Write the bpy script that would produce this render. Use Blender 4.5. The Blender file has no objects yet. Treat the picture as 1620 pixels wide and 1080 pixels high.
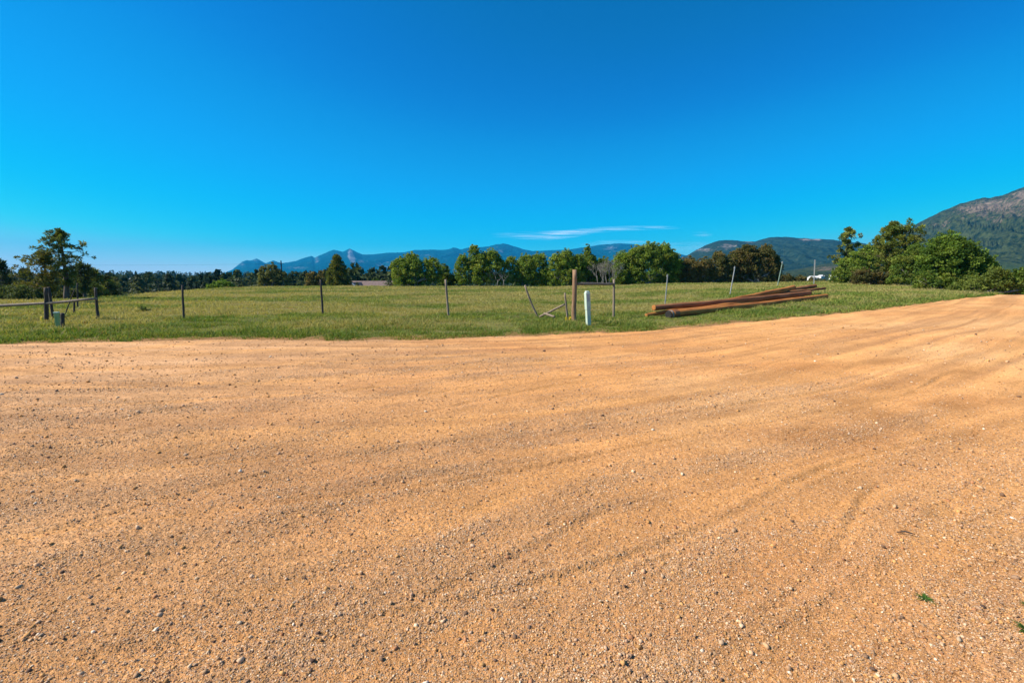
import bpy, math, random
import numpy as np
R = math.radians
sc = bpy.context.scene
COL = sc.collection

# ---------------------------------------------------------------- camera
PITCH = math.atan(105/720)
CAMZ = 1.6
cam_d = bpy.data.cameras.new('camera'); cam = bpy.data.objects.new('camera', cam_d); COL.objects.link(cam)
cam.location = (0, 0, CAMZ); cam.rotation_euler = (R(90)-PITCH, 0, 0)
cam_d.sensor_width = 36; cam_d.lens = 16.0; cam_d.clip_start = 0.05; cam_d.clip_end = 120000
sc.camera = cam

# ---------------------------------------------------------------- sky, sun, exposure
SUN_EL, SUN_AZ = R(42), R(-97)       # azimuth measured from +Y (view direction), negative = left
EXPO = 0.85
sd = (math.sin(SUN_AZ)*math.cos(SUN_EL), math.cos(SUN_AZ)*math.cos(SUN_EL), math.sin(SUN_EL))
w = bpy.data.worlds.new('World'); sc.world = w; w.use_nodes = True
wn, wl = w.node_tree.nodes, w.node_tree.links
wn.clear()
sky = wn.new('ShaderNodeTexSky'); sky.sky_type = 'NISHITA'; sky.sun_disc = False
sky.sun_elevation = SUN_EL; sky.sun_rotation = SUN_AZ
sky.altitude = 2100; sky.air_density = 1.0; sky.dust_density = 0.25; sky.ozone_density = 2.5
m1 = wn.new('ShaderNodeVectorMath'); m1.operation = 'SCALE'; m1.inputs['Scale'].default_value = .1
cv = wn.new('ShaderNodeRGBCurve'); cv.mapping.extend = 'HORIZONTAL'      # deep mountain blue
for ci, pts in enumerate((((0, 0), (.15, .004), (.34, .010), (.42, .05), (.52, .22), (.64, .48), (.8, .78), (1, .9)),
                          ((0, 0), (.14, .145), (.19, .20), (.25, .31), (.36, .46), (.49, .63), (.70, .90), (.93, 1), (1, 1)),
                          ((0, 0), (.28, .46), (.35, .62), (.46, .82), (.60, .99), (.90, 1.0), (1, 1.0)))):
    c_ = cv.mapping.curves[ci]
    while len(c_.points) < len(pts): c_.points.new(.5, .5)
    for q_, (a_, b_) in zip(c_.points, pts): q_.location = (a_, b_)
cv.mapping.update()
m2 = wn.new('ShaderNodeVectorMath'); m2.operation = 'SCALE'; m2.inputs['Scale'].default_value = 10/2**EXPO
bg = wn.new('ShaderNodeBackground'); bg.inputs['Strength'].default_value = 0.1
wo = wn.new('ShaderNodeOutputWorld')
wl.new(sky.outputs[0], m1.inputs[0]); wl.new(m1.outputs[0], cv.inputs['Color']); wl.new(cv.outputs[0], m2.inputs[0]); wl.new(m2.outputs[0], bg.inputs[0]); wl.new(bg.outputs[0], wo.inputs[0])
sl = bpy.data.lights.new('sun', 'SUN'); sl.energy = 4.6; sl.angle = R(0.5); sl.color = (1.0, 0.90, 0.76)
so = bpy.data.objects.new('sun', sl); COL.objects.link(so); so.location = (-30, 10, 40)
from mathutils import Vector, Matrix
so.rotation_euler = Vector(sd).to_track_quat('Z', 'Y').to_euler()
vs = sc.view_settings; vs.view_transform = 'Standard'; vs.look = 'None'; vs.exposure = EXPO; vs.gamma = 1; vs.use_curve_mapping = False
sc.cycles.max_bounces = 6; sc.cycles.transparent_max_bounces = 12; sc.cycles.volume_bounces = 0

# ---------------------------------------------------------------- noise
def _h(ix, iy, s):
    n = (ix.astype(np.int64)*374761393 + iy.astype(np.int64)*668265263 + s*1442695041) & 0xffffffff
    n = ((n ^ (n >> 13)) * 1274126177) & 0xffffffff
    n = n ^ (n >> 16)
    return (n & 0xffffff)/float(0xffffff)
def vnoise(x, y, s=0):
    x = np.asarray(x, float); y = np.asarray(y, float)
    ix, iy = np.floor(x), np.floor(y); fx, fy = x-ix, y-iy
    ux, uy = fx*fx*(3-2*fx), fy*fy*(3-2*fy)
    a, b, c, d = _h(ix, iy, s), _h(ix+1, iy, s), _h(ix, iy+1, s), _h(ix+1, iy+1, s)
    return (a*(1-ux)+b*ux)*(1-uy)+(c*(1-ux)+d*ux)*uy
def fbm(x, y, o=4, s=0):
    t = 0; a = 0.5; n = 0
    for k in range(o):
        t = t + a*vnoise(x, y, s+k*17); n += a; a *= .5
        x, y = 1.9*np.asarray(x)+3.1*k+.37, 2.1*np.asarray(y)-1.7*k+.71
    return t/n
def sstep(a, b, x):
    t = np.clip((np.asarray(x, float)-a)/(b-a), 0, 1); return t*t*(3-2*t)

# ---------------------------------------------------------------- rays and terrain height
CP, SP = math.cos(PITCH), math.sin(PITCH)
def ray(px, py):
    u, v = px-810.0, py-540.0
    return np.array([u, 720*CP-v*SP, -720*SP-v*CP])/720.0
def az_px(px): return np.arctan((np.asarray(px, float)-810)/727.6)
def hbase(x, y): return 0.55*sstep(2.5, 19, x)*sstep(-2, 5, y)
CPX = [-900, -300, 0, 60, 120, 180, 250, 320, 400, 480, 640, 800, 1000, 1200, 1300, 1360, 1410, 1450, 1500, 1560, 1620, 1800, 2600]
CRW = [476, 479, 478, 477, 475, 470, 465, 458, 454, 453, 453, 453, 452, 448, 445, 446, 450.5, 456, 464, 467.5, 467.5, 467, 465]
def _march(px, py):
    d = ray(px, py); t = 2.0
    while t < 200:
        p = d*t
        if CAMZ+p[2] <= hbase(p[0], p[1]): break
        t += 0.02
    return d*t+np.array([0, 0, CAMZ])
CAZ, CD = [], []
for a, b in zip(CPX, CRW):
    p = _march(a, b); CAZ.append(math.atan2(p[0], p[1])); CD.append(min(95, math.hypot(p[0], p[1])))
CAZ = [-math.pi, -1.6]+CAZ+[1.6, math.pi]; CD = [60, 60]+CD+[40, 60]
def H(x, y):
    x = np.asarray(x, float); y = np.asarray(y, float)
    d = np.hypot(x, y); az = np.arctan2(x, y)
    dc = sum(np.interp(az+k*R(1.0), CAZ, CD) for k in (-2, -1, 0, 1, 2))/5
    s = np.clip(d-dc, 0, None)
    drop = 0.14*s*s/(s+14); V = 9.5; drop = V*(1-np.exp(-drop/V))
    z = hbase(x, y)-drop
    far = sstep(380, 1300, d)
    z = z+far*(6.0+4*fbm(x/420, y/420, 3, 5)) + sstep(150, 500, d)*(fbm(x/90, y/90, 3, 8)-.5)*3
    return z
def ground_px(px, py):
    d = ray(px, py); t = 1.0
    while t < 3000:
        p = d*t
        if CAMZ+p[2] <= float(H(p[0], p[1])): break
        t *= 1.002
    p = d*t; return Vector((p[0], p[1], float(H(p[0], p[1]))))
def at(px, py, depth):
    d = ray(px, py); t = depth/d[1]; return Vector((d[0]*t, depth, CAMZ+d[2]*t))
def spot(px, depth):
    x = (px-810)/727.6*depth; return Vector((x, depth, float(H(x, depth))))
def row_h(row, p):                       # height above p that reaches this row
    return CAMZ+(435-row)/727.6*p.y*1.0-p.z

# ---------------------------------------------------------------- mesh helpers
def tagp(o, label=None, cat=None, group=None, kind=None):
    if label: o['label'] = label
    if cat: o['category'] = cat
    if group: o['group'] = group
    if kind: o['kind'] = kind
    return o
def mesh_np(name, V, F, mat, parent=None, col=None, smooth=False, attrs=None):
    V = np.asarray(V, np.float32); F = np.asarray(F, np.int32)
    me = bpy.data.meshes.new(name)
    me.vertices.add(len(V)); me.vertices.foreach_set('co', V.ravel())
    k = F.shape[1]; me.loops.add(F.size); me.loops.foreach_set('vertex_index', F.ravel())
    me.polygons.add(len(F)); me.polygons.foreach_set('loop_start', np.arange(0, F.size, k, dtype=np.int32))
    if smooth: me.polygons.foreach_set('use_smooth', np.ones(len(F), bool))
    if col is not None:
        a = me.color_attributes.new('Col', 'FLOAT_COLOR', 'POINT')
        c = np.ones((len(V), 4), np.float32); c[:, :3] = col; a.data.foreach_set('color', c.ravel())
    me.update(calc_edges=True)
    me.materials.append(mat)
    o = bpy.data.objects.new(name, me); COL.objects.link(o)
    if parent: o.parent = parent
    return o
def empty(name, loc=(0, 0, 0), rz=0):
    o = bpy.data.objects.new(name, None); COL.objects.link(o); o.location = loc; o.rotation_euler = (0, 0, rz); o.empty_display_size = .2
    return o
class MB:
    def __init__(s): s.v = []; s.f = []
    def add(s, v, f):
        n = len(s.v); s.v += [tuple(q) for q in v]; s.f += [tuple(i+n for i in q) for q in f]; return s
    def tube(s, pts, rad, n=8, caps=True, wob=0, rnd=random):
        pts = [Vector(p) for p in pts]
        if not hasattr(rad, '__len__'): rad = [rad]*len(pts)
        V = []; F = []
        for i, p in enumerate(pts):
            t = (pts[min(i+1, len(pts)-1)]-pts[max(i-1, 0)]).normalized()
            a = t.orthogonal().normalized() if i == 0 else (a-t*a.dot(t)).normalized()
            b = t.cross(a)
            for k in range(n):
                an = 2*math.pi*k/n; r = rad[i]*(1+wob*rnd.uniform(-1, 1))
                V.append(p+(a*math.cos(an)+b*math.sin(an))*r)
        for i in range(len(pts)-1):
            for k in range(n):
                F.append((i*n+k, i*n+(k+1) % n, (i+1)*n+(k+1) % n, (i+1)*n+k))
        if caps:
            F.append(tuple(range(n-1, -1, -1))); F.append(tuple((len(pts)-1)*n+k for k in range(n)))
        return s.add(V, F)
    def box(s, c, d, rz=0, taper=1.0):
        x, y, z = d[0]/2, d[1]/2, d[2]/2
        V = []
        for sz in (-1, 1):
            q = taper if sz > 0 else 1
            for sx, sy in ((-1, -1), (1, -1), (1, 1), (-1, 1)):
                X, Y = sx*x*q, sy*y*q
                V.append((c[0]+X*math.cos(rz)-Y*math.sin(rz), c[1]+X*math.sin(rz)+Y*math.cos(rz), c[2]+sz*z))
        return s.add(V, [(3, 2, 1, 0), (4, 5, 6, 7), (0, 1, 5, 4), (1, 2, 6, 5), (2, 3, 7, 6), (3, 0, 4, 7)])
    def obj(s, name, mat, parent=None, smooth=False, bevel=0):
        me = bpy.data.meshes.new(name); me.from_pydata(s.v, [], s.f); me.update()
        me.materials.append(mat)
        if smooth: me.polygons.foreach_set('use_smooth', [len(p.vertices) == 4 for p in me.polygons])
        o = bpy.data.objects.new(name, me); COL.objects.link(o)
        if parent: o.parent = parent
        if bevel:
            m = o.modifiers.new('bevel', 'BEVEL'); m.width = bevel; m.segments = 2
        return o

# ---------------------------------------------------------------- materials
def mat(name):
    m = bpy.data.materials.new(name); m.use_nodes = True; nt = m.node_tree; nt.nodes.clear()
    out = nt.nodes.new('ShaderNodeOutputMaterial'); return m, nt, out
def N(nt, t, **kw):
    n = nt.nodes.new(t)
    for k, v in kw.items():
        if hasattr(n, k): setattr(n, k, v)
        else: n.inputs[k].default_value = v
    return n
def ramp(nt, fac, stops):
    r = nt.nodes.new('ShaderNodeValToRGB'); e = r.color_ramp.elements
    while len(e) < len(stops): e.new(0.5)
    for q, (p, c) in zip(e, stops): q.position = p; q.color = (*c, 1) if len(c) == 3 else c
    nt.links.new(fac, r.inputs[0]); return r.outputs[0]
def mixc(nt, fac, a, b, mode='MIX'):
    m = nt.nodes.new('ShaderNodeMix'); m.data_type = 'RGBA'; m.blend_type = mode
    for v, i in ((fac, 0), (a, 6), (b, 7)):
        if hasattr(v, 'links'): nt.links.new(v, m.inputs[i])
        else: m.inputs[i].default_value = v if i == 0 else (*v, 1)
    return m.outputs[2]
def surf_mat(name, stops, scale=(1, 1, 1), nscale=8, rough=0.85, bump=0.3, dist=0.01, detail=6, coord='Object', spec=0.3, attr=False):
    m, nt, out = mat(name); L = nt.links
    tc = N(nt, 'ShaderNodeTexCoord'); mp = N(nt, 'ShaderNodeMapping'); mp.inputs['Scale'].default_value = scale
    L.new(tc.outputs[coord], mp.inputs[0])
    no = N(nt, 'ShaderNodeTexNoise', Scale=nscale, Detail=detail, Roughness=.65); L.new(mp.outputs[0], no.inputs[0])
    c = ramp(nt, no.outputs[0], stops)
    if attr:
        at_ = N(nt, 'ShaderNodeAttribute', attribute_name='Col'); c = mixc(nt, 1.0, c, at_.outputs[0], 'MULTIPLY')
    p = N(nt, 'ShaderNodeBsdfPrincipled', Roughness=rough); p.inputs['Specular IOR Level'].default_value = spec
    L.new(c, p.inputs['Base Color'])
    b = N(nt, 'ShaderNodeBump', Strength=bump, Distance=dist); L.new(no.outputs[0], b.inputs['Height']); L.new(b.outputs[0], p.inputs['Normal'])
    L.new(p.outputs[0], out.inputs[0]); return m
def leaf_mat(name, trans=0.35, mul=(1, 1, 1), tmul=(1.35, 1.25, .6), spec=.15):
    m, nt, out = mat(name); L = nt.links
    a = N(nt, 'ShaderNodeAttribute', attribute_name='Col')
    c = mixc(nt, 1.0, a.outputs[0], mul, 'MULTIPLY')
    d = N(nt, 'ShaderNodeBsdfPrincipled', Roughness=.6); d.inputs['Specular IOR Level'].default_value = spec; L.new(c, d.inputs['Base Color'])
    t = N(nt, 'ShaderNodeBsdfTranslucent'); L.new(mixc(nt, 1.0, c, tmul, 'MULTIPLY'), t.inputs[0])
    x = N(nt, 'ShaderNodeMixShader'); x.inputs[0].default_value = trans
    L.new(d.outputs[0], x.inputs[1]); L.new(t.outputs[0], x.inputs[2]); L.new(x.outputs[0], out.inputs[0]); return m
M_leaf = leaf_mat('leaf', .42)
M_needle = leaf_mat('needle', .32)
M_blade = leaf_mat('grass_blade', .35)
M_far_needle = leaf_mat('far_needle', .2, spec=0)
M_bark = surf_mat('bark', [(.3, (.05, .038, .03)), (.7, (.16, .12, .095))], (1, 1, .25), 14, bump=.6, dist=.02)
M_grey_bark = surf_mat('grey_bark', [(.3, (.12, .11, .10)), (.7, (.30, .28, .25))], (1, 1, .25), 14, bump=.5, dist=.02)
M_pole_wood = surf_mat('weathered_wood', [(.3, (.10, .075, .055)), (.5, (.22, .17, .125)), (.72, (.36, .29, .22))], (1, 1, .06), 45, bump=.6, dist=.008)
M_dark_wood = surf_mat('dark_wood', [(.3, (.025, .02, .018)), (.7, (.10, .08, .065))], (1, 1, .08), 45, bump=.6, dist=.008)
M_red_wood = surf_mat('brown_wood', [(.3, (.14, .07, .035)), (.5, (.27, .16, .09)), (.72, (.36, .25, .16))], (1, 1, .06), 40, bump=.6, dist=.008)
M_log = surf_mat('treated_log', [(.28, (.12, .035, .010)), (.45, (.36, .12, .025)), (.6, (.50, .20, .045)), (.75, (.28, .11, .035))], (.12, 1, 1), 9, bump=.5, dist=.01)
M_log_dark = surf_mat('dark_treated_log', [(.3, (.09, .030, .014)), (.5, (.25, .095, .035)), (.75, (.36, .17, .08))], (.12, 1, 1), 9, bump=.5, dist=.01)
M_log_end = surf_mat('log_end_grain', [(.3, (.25, .09, .02)), (.7, (.50, .22, .06))], (1, 1, 1), 25)
M_black = surf_mat('tar_black', [(.3, (.008, .008, .009)), (.7, (.03, .028, .026))], nscale=20)
M_steel_g = surf_mat('green_painted_steel', [(.3, (.12, .20, .15)), (.7, (.30, .40, .33))], (1, 1, .3), 25, rough=.5)
M_steel = surf_mat('galvanised_steel', [(.3, (.25, .26, .26)), (.7, (.48, .49, .48))], (1, 1, .3), 25, rough=.5)
M_plas = surf_mat('pale_green_plastic', [(.3, (.42, .52, .42)), (.7, (.54, .64, .53))], nscale=5, rough=.45, bump=.05)
M_plas2 = surf_mat('sage_green_plastic', [(.3, (.30, .38, .13)), (.7, (.40, .47, .19))], nscale=5, rough=.45, bump=.05)
M_grey_panel = surf_mat('grey_label', [(.3, (.30, .34, .36)), (.7, (.40, .43, .45))], nscale=5, rough=.4)
M_yellow = surf_mat('yellow_tape', [(.3, (.70, .50, .03)), (.7, (.85, .65, .06))], nscale=9, rough=.5)
M_roof = surf_mat('shingle', [(.3, (.11, .08, .072)), (.7, (.22, .16, .145))], nscale=2.2, rough=.9, bump=.2)
M_roof_teal = surf_mat('teal_metal_roof', [(.3, (.10, .20, .22)), (.7, (.16, .28, .30))], nscale=2, rough=.5)
M_white = surf_mat('white_paint', [(.3, (.74, .73, .70)), (.7, (.84, .83, .80))], nscale=2, bump=.05)
M_cream = surf_mat('cream_paint', [(.3, (.60, .52, .38)), (.7, (.70, .62, .46))], nscale=2, bump=.05)
M_wallbrown = surf_mat('brown_siding', [(.3, (.16, .12, .09)), (.7, (.22, .17, .13))], nscale=2, bump=.05)
M_glass = surf_mat('dark_glass', [(.3, (.02, .025, .03)), (.7, (.05, .06, .07))], nscale=1, rough=.1, bump=0, spec=.6)

# ================================================================ THE GROUND
def polar_axis(lo, hi, step, back):
    a = list(np.arange(R(lo), R(hi)+1e-6, R(step)))
    b = list(np.arange(R(hi)+R(back), R(lo)+2*math.pi-R(back)*.5, R(back)))
    return np.array(a+b)
def polar_mesh(name, az, RR, zf, m, col, center=True):
    # RR: (nr, naz) radii
    nr, na = RR.shape
    X = RR*np.sin(az)[None]; Y = RR*np.cos(az)[None]
    Z = zf(X, Y)
    V = np.stack([X, Y, Z], -1).reshape(-1, 3)
    i = np.arange(nr-1)[:, None]*na; j = np.arange(na)[None]; j2 = (j+1) % na
    F = np.stack([i+j, i+j2, i+na+j2, i+na+j], -1).reshape(-1, 4)[:, ::-1]
    c = col(X, Y, Z).reshape(-1, 3)
    return mesh_np(name, V, F, m, col=c, smooth=True)

# road edge as seen from the camera stand point
EPX = [-2000, -900, -300, 0, 200, 540, 700, 850, 1000, 1100, 1200, 1300, 1400, 1450, 1500, 1540]
ERW = [553, 551, 548, 545.5, 541, 540, 538, 532.5, 525, 517, 509, 500, 489, 482.5, 475.5, 470.5]
EA, EDs = [], []
for a, b in zip(EPX, ERW):
    p = _march(a, b); EA.append(math.atan2(p[0], p[1])); EDs.append(math.hypot(p[0], p[1]))
EA = [-math.pi, -1.9, -1.45]+EA+[float(az_px(1575)), float(az_px(1620)), 1.2, 1.6, 2.2, math.pi]
EDs = [9, 14, EDs[0]*1.25]+EDs+[33, 60, 60, 40, 12, 9]
def redge(az):
    b = np.interp(az, EA, EDs)
    x, y = b*np.sin(az), b*np.cos(az)
    n = (fbm(x*1.3, y*1.3, 4, 31)-.5)*0.9*sstep(-.2, .9, az)+(fbm(x*2.5, y*2.5, 3, 33)-.5)*.35
    return b*(1+0.0)+n
def streak(x, y):
    wv = (fbm(x*.35, y*.35, 2, 61)-.5)*1.1
    psi = y-0.36*x-0.013*x*x+wv
    s = x*.93+y*.36
    a = fbm(psi*1.7, s*.22, 3, 71)
    b = fbm(psi*5.5+9, s*.35, 3, 73)
    c = fbm((y-0.95*x)*2.2+wv, (x+y)*.25, 3, 77)
    return a, b, c
def road_masks(x, y):
    a, b, c = streak(x, y)
    big = fbm(x*.35+4, y*.35, 3, 81)
    loose = np.clip(.5+(a-.5)*2.3+(b-.5)*1.2+(c-.5)*.9+(big-.5)*.8, 0, 1)       # 1 = loose gravel
    # more loose stone toward the shoulders at lower left and lower right
    loose = np.clip(loose+.30*sstep(.5, -2.5, x)*sstep(6.5, 3, y)-.15*sstep(5, 9, y)-.34*sstep(-.5, 1.2, x)*sstep(2.7, 3.8, y), 0, 1)
    loose = np.clip(loose+.40*sstep(1.3, 3.2, x-.25*y)*sstep(6, 3, y)-.22*sstep(3, 6, x)*sstep(3.0, 5, y), 0, 1)
    fine = fbm(x*2.3, y*2.3, 4, 83)
    return loose, a, b, c, big, fine
PATCH = [(1330, 652, .5, .22), (1395, 662, .42, .2), (1348, 636, .3, .12), (1300, 630, .3, .15), (1150, 656, .45, .12), (1350, 690, .5, .16), (1290, 692, .35, .14), (1420, 610, .8, .22),
         (1410, 572, .8, .18), (1250, 585, .9, .22), (1180, 602, .8, .25), (1060, 632, .3, .15), (1500, 640, .5, .2), (1270, 683, .3, .1), (1530, 590, .8, .2)]
PW = [(ground_px(a, b), c, d) for a, b, c, d in PATCH]
def damp(x, y):
    t = 0
    for p, a, b in PW:
        u = (x-p.x)*.92+(y-p.y)*.39; v = -(x-p.x)*.39+(y-p.y)*.92
        t = t+np.exp(-(u/a)**2-(v/b)**2)
    return np.clip(t*(.4+1.1*fbm(x*4, y*4, 3, 91)), 0, 1)
def tracks(x, y):
    wv = (fbm(x*.3+5, y*.3, 2, 161)-.5)*.9
    p1 = y-0.36*x-0.013*x*x+wv
    p2 = y-0.72*x+.02*x*x+wv*.7+(fbm(x*.5, y*.5, 2, 163)-.5)*.4
    n1 = 1-np.abs(2*vnoise(p1*1.5, (x+.3*y)*.05, 165)-1); n2 = 1-np.abs(2*vnoise(p2*1.1+3, x*.06, 167)-1)
    n3 = 1-np.abs(2*vnoise(p1*3.4+8, (x+.3*y)*.09, 169)-1)
    g_ = sstep(.35, .6, fbm(x*.4+2, y*.8, 2, 171))
    return np.clip(sstep(.86, .98, n1)+.8*sstep(.88, .99, n2)*g_+.5*sstep(.8, .97, n3)*(1-g_*.6), 0, 1)*(.45+.75*fbm(x*3, y*3, 2, 173))
def road_z(x, y):
    loose, a, b, c, big, fine = road_masks(x, y)
    d = np.hypot(x, y)
    z = H(x, y)+.012*(a-.5)+.022*(b-.5)*(.6+.6*loose)+.014*(c-.5)
    z = z+(fbm(x*9, y*9, 3, 95)-.5)*.012*(.4+loose)
    k = 1-sstep(4, 9, d)
    z = z+k*(fbm(x*45, y*45, 3, 97)-.5)*.013*(.45+loose)
    tk = tracks(x, y)
    pa = y-(.05+.30*sstep(-6, 3, x))*x-.012*x*x+(fbm(x*.3, y*.3, 2, 183)-.5)*.8
    z = z+(.020*(fbm(pa*3.6, x*.10, 3, 185)-.5)+.010*(fbm(pa*9.5, x*.2, 2, 187)-.5))*sstep(2.5, 6.5, d)*(1-sstep(16, 24, d))
    z = z-.013*tk+.007*tracks(x+.02, y-.07)
    return z
def road_col(x, y, z):
    loose, a, b, c, big, fine = road_masks(x, y)
    smooth_c = np.array([.65, .315, .11]); loose_c = np.array([.45, .25, .12]); pale = np.array([.68, .385, .165])
    t = np.clip(loose*1.1-.05, 0, 1)[..., None]
    col = smooth_c*(1-t)+loose_c*t
    q = (sstep(.45, .75, big)*.55+sstep(2, 8, x-.2*y)*.35)[..., None]
    col = col*(1-q)+pale*q
    r = (sstep(.5, .72, fbm(x*.6+30, y*.9, 3, 87))*.35)[..., None]
    col = col*(1-r)+np.array([.48, .20, .065])*r
    lf = (sstep(1.5, -7, x)*.75)[..., None]
    col = col*(1-lf)+np.array([.56, .325, .165])*(.85+.3*(a[..., None]))*lf
    tk = (tracks(x, y)*.6)[..., None]
    col = col*(1-tk)+np.array([.66, .33, .115])*tk
    pa = y-(.05+.30*sstep(-6, 3, x))*x-.012*x*x+(fbm(x*.3, y*.3, 2, 183)-.5)*.8
    fs = sstep(2.5, 6.5, np.hypot(x, y))
    l1 = (fbm(pa*3.6, x*.10, 3, 185)-.5)*2.4; l2 = (fbm(pa*9.5, x*.2, 2, 187)-.5)*1.6
    col = col*(1+(.24*np.clip(l1, -1, 1)+.15*np.clip(l2, -1, 1))*fs)[..., None]
    rr_ = (sstep(.15, .6, -l1)*fs*.38)[..., None]; col = col*(1-rr_)+np.array([.47, .235, .11])*rr_
    dk = (sstep(.5, .68, fbm((y-.36*x-.013*x*x)*2.6, x*.3, 4, 181))*.35)[..., None]
    col = col*(1-dk)+np.array([.43, .22, .095])*dk
    col = col*(.80+.40*fine[..., None])
    dm = damp(x, y)[..., None]*.55
    return col*(1-dm)+np.array([.33, .15, .05])*dm

# road material: fine grit, speckle and bump
m, nt, out = mat('dirt_road'); L = nt.links
a_ = N(nt, 'ShaderNodeAttribute', attribute_name='Col'); tc = N(nt, 'ShaderNodeTexCoord')
n1 = N(nt, 'ShaderNodeTexNoise', Scale=140, Detail=4, Roughness=.7); L.new(tc.outputs['Object'], n1.inputs[0])
n2 = N(nt, 'ShaderNodeTexNoise', Scale=26, Detail=5, Roughness=.7); L.new(tc.outputs['Object'], n2.inputs[0])
vo = N(nt, 'ShaderNodeTexVoronoi', Scale=75); L.new(tc.outputs['Object'], vo.inputs[0])
g1 = ramp(nt, n1.outputs[0], [(.3, (.68, .66, .64)), (.5, (1, 1, 1)), (.7, (1.25, 1.27, 1.3))])
g2 = ramp(nt, n2.outputs[0], [(.3, (.84, .83, .82)), (.7, (1.14, 1.15, 1.17))])
c = mixc(nt, 1, a_.outputs[0], g1, 'MULTIPLY'); c = mixc(nt, 1, c, g2, 'MULTIPLY')
vsep = N(nt, 'ShaderNodeSeparateColor'); L.new(vo.outputs['Color'], vsep.inputs[0])
spk = ramp(nt, vsep.outputs[0], [(0, (.55, .5, .45)), (.08, (.6, .55, .5)), (.16, (1, 1, 1)), (.85, (1, 1, 1)), (.95, (1.3, 1.38, 1.5))])
c = mixc(nt, .7, c, spk, 'MULTIPLY')
p = N(nt, 'ShaderNodeBsdfPrincipled', Roughness=.95); p.inputs['Specular IOR Level'].default_value = .1
L.new(c, p.inputs['Base Color'])
ad = N(nt, 'ShaderNodeMath', operation='ADD'); L.new(n1.outputs[0], ad.inputs[0]); L.new(n2.outputs[0], ad.inputs[1])
n3 = N(nt, 'ShaderNodeTexNoise', Scale=11, Detail=5, Roughness=.75); L.new(tc.outputs['Object'], n3.inputs[0])
b0 = N(nt, 'ShaderNodeBump', Strength=.6, Distance=.03); L.new(n3.outputs[0], b0.inputs['Height'])
b1 = N(nt, 'ShaderNodeBump', Strength=.9, Distance=.007); L.new(b0.outputs[0], b1.inputs['Normal']); L.new(ad.outputs[0], b1.inputs['Height'])
b2 = N(nt, 'ShaderNodeBump', Strength=.5, Distance=.004); b2.invert = True; L.new(vo.outputs['Distance'], b2.inputs['Height']); L.new(b1.outputs[0], b2.inputs['Normal'])
L.new(b2.outputs[0], p.inputs['Normal']); L.new(p.outputs[0], out.inputs[0])
M_road = m

az = polar_axis(-62, 62, .12, 4)
az_s = np.where(az > math.pi, az-2*math.pi, az)
edge = redge(az_s)
NR = 560
t = np.linspace(0, 1, NR)[:, None]
RR = 1.15*(edge[None]/1.15)**t
RR = np.concatenate([np.full((1, len(az)), .05), np.full((1, len(az)), .5), np.full((1, len(az)), .85), RR])
def rz(x, y):
    z = road_z(x, y)+.012
    return z
road = polar_mesh('dirt_road', az, RR, rz, M_road, road_col)
tagp(road, kind='structure')

# ground sheet
GB = np.array([.11, .12, .04]); GDRY = np.array([.22, .19, .08]); GSOIL = np.array([.24, .13, .06])
def field_masks(x, y):
    dry = fbm(x*.22+7, y*.35, 4, 101); green = fbm(x*.5, y*.8+3, 4, 103); fine = fbm(x*2.5, y*2.5, 3, 105)
    return dry, green, fine
def ground_col(x, y, z):
    d = np.hypot(x, y); dry, green, fine = field_masks(x, y)
    t = sstep(.42, .66, dry)[..., None]
    col = GB*(1-t)+GDRY*t
    s = (sstep(.62, .75, fine)*.6)[..., None]; col = col*(1-s)+GSOIL*s
    az_ = np.arctan2(x, y); inner = d < np.interp(az_, EA, EDs)+.6
    col = np.where(inner[..., None], GSOIL*1.3, col)
    f = sstep(90, 200, d)[..., None]
    n = fbm(x/25, y/25, 4, 107)[..., None]
    far = np.array([.030, .048, .020])*(.5+.8*n)
    return col*(1-f)+far*f
M_ground = surf_mat('meadow_soil', [(.3, (.6, .6, .6)), (.7, (1.25, 1.25, 1.25))], nscale=6, bump=.6, dist=.04, attr=True, rough=1, spec=.05)
azg = polar_axis(-62, 62, .3, 4); azg_s = np.where(azg > math.pi, azg-2*math.pi, azg)
rad = np.concatenate([[.02], np.exp(np.linspace(math.log(1), math.log(9600), 330))])
RG = np.repeat(rad[:, None], len(azg), 1)
def gz(x, y):
    d = np.hypot(x, y); a_ = np.arctan2(x, y); e = np.interp(a_, EA, EDs)
    z = H(x, y)
    k = sstep(-.6, .5, d-e)
    z = z-.05*(1-k)+k*(.03+.07*(fbm(x*.9, y*.9, 3, 111)-.5)*sstep(0, 3, d-e))
    return z
ground = polar_mesh('ground', azg, RG, gz, M_ground, ground_col)
tagp(ground, kind='structure')

# ---------------------------------------------------------------- loose gravel (stuff)
rng = np.random.default_rng(4)
def ico():
    g = (1+5**.5)/2
    v = np.array([(-1, g, 0), (1, g, 0), (-1, -g, 0), (1, -g, 0), (0, -1, g), (0, 1, g), (0, -1, -g), (0, 1, -g), (g, 0, -1), (g, 0, 1), (-g, 0, -1), (-g, 0, 1)])/math.hypot(1, g)
    f = np.array([(0, 11, 5), (0, 5, 1), (0, 1, 7), (0, 7, 10), (0, 10, 11), (1, 5, 9), (5, 11, 4), (11, 10, 2), (10, 7, 6), (7, 1, 8), (3, 9, 4), (3, 4, 2), (3, 2, 6), (3, 6, 8), (3, 8, 9), (4, 9, 5), (2, 4, 11), (6, 2, 10), (8, 6, 7), (9, 8, 1)])
    return v, f
def octa():
    v = np.array([(1, 0, 0), (0, 1, 0), (-1, 0, 0), (0, -1, 0), (0, 0, 1), (0, 0, -1)], float)
    f = np.array([(0, 1, 4), (1, 2, 4), (2, 3, 4), (3, 0, 4)])
    return v, f
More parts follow.
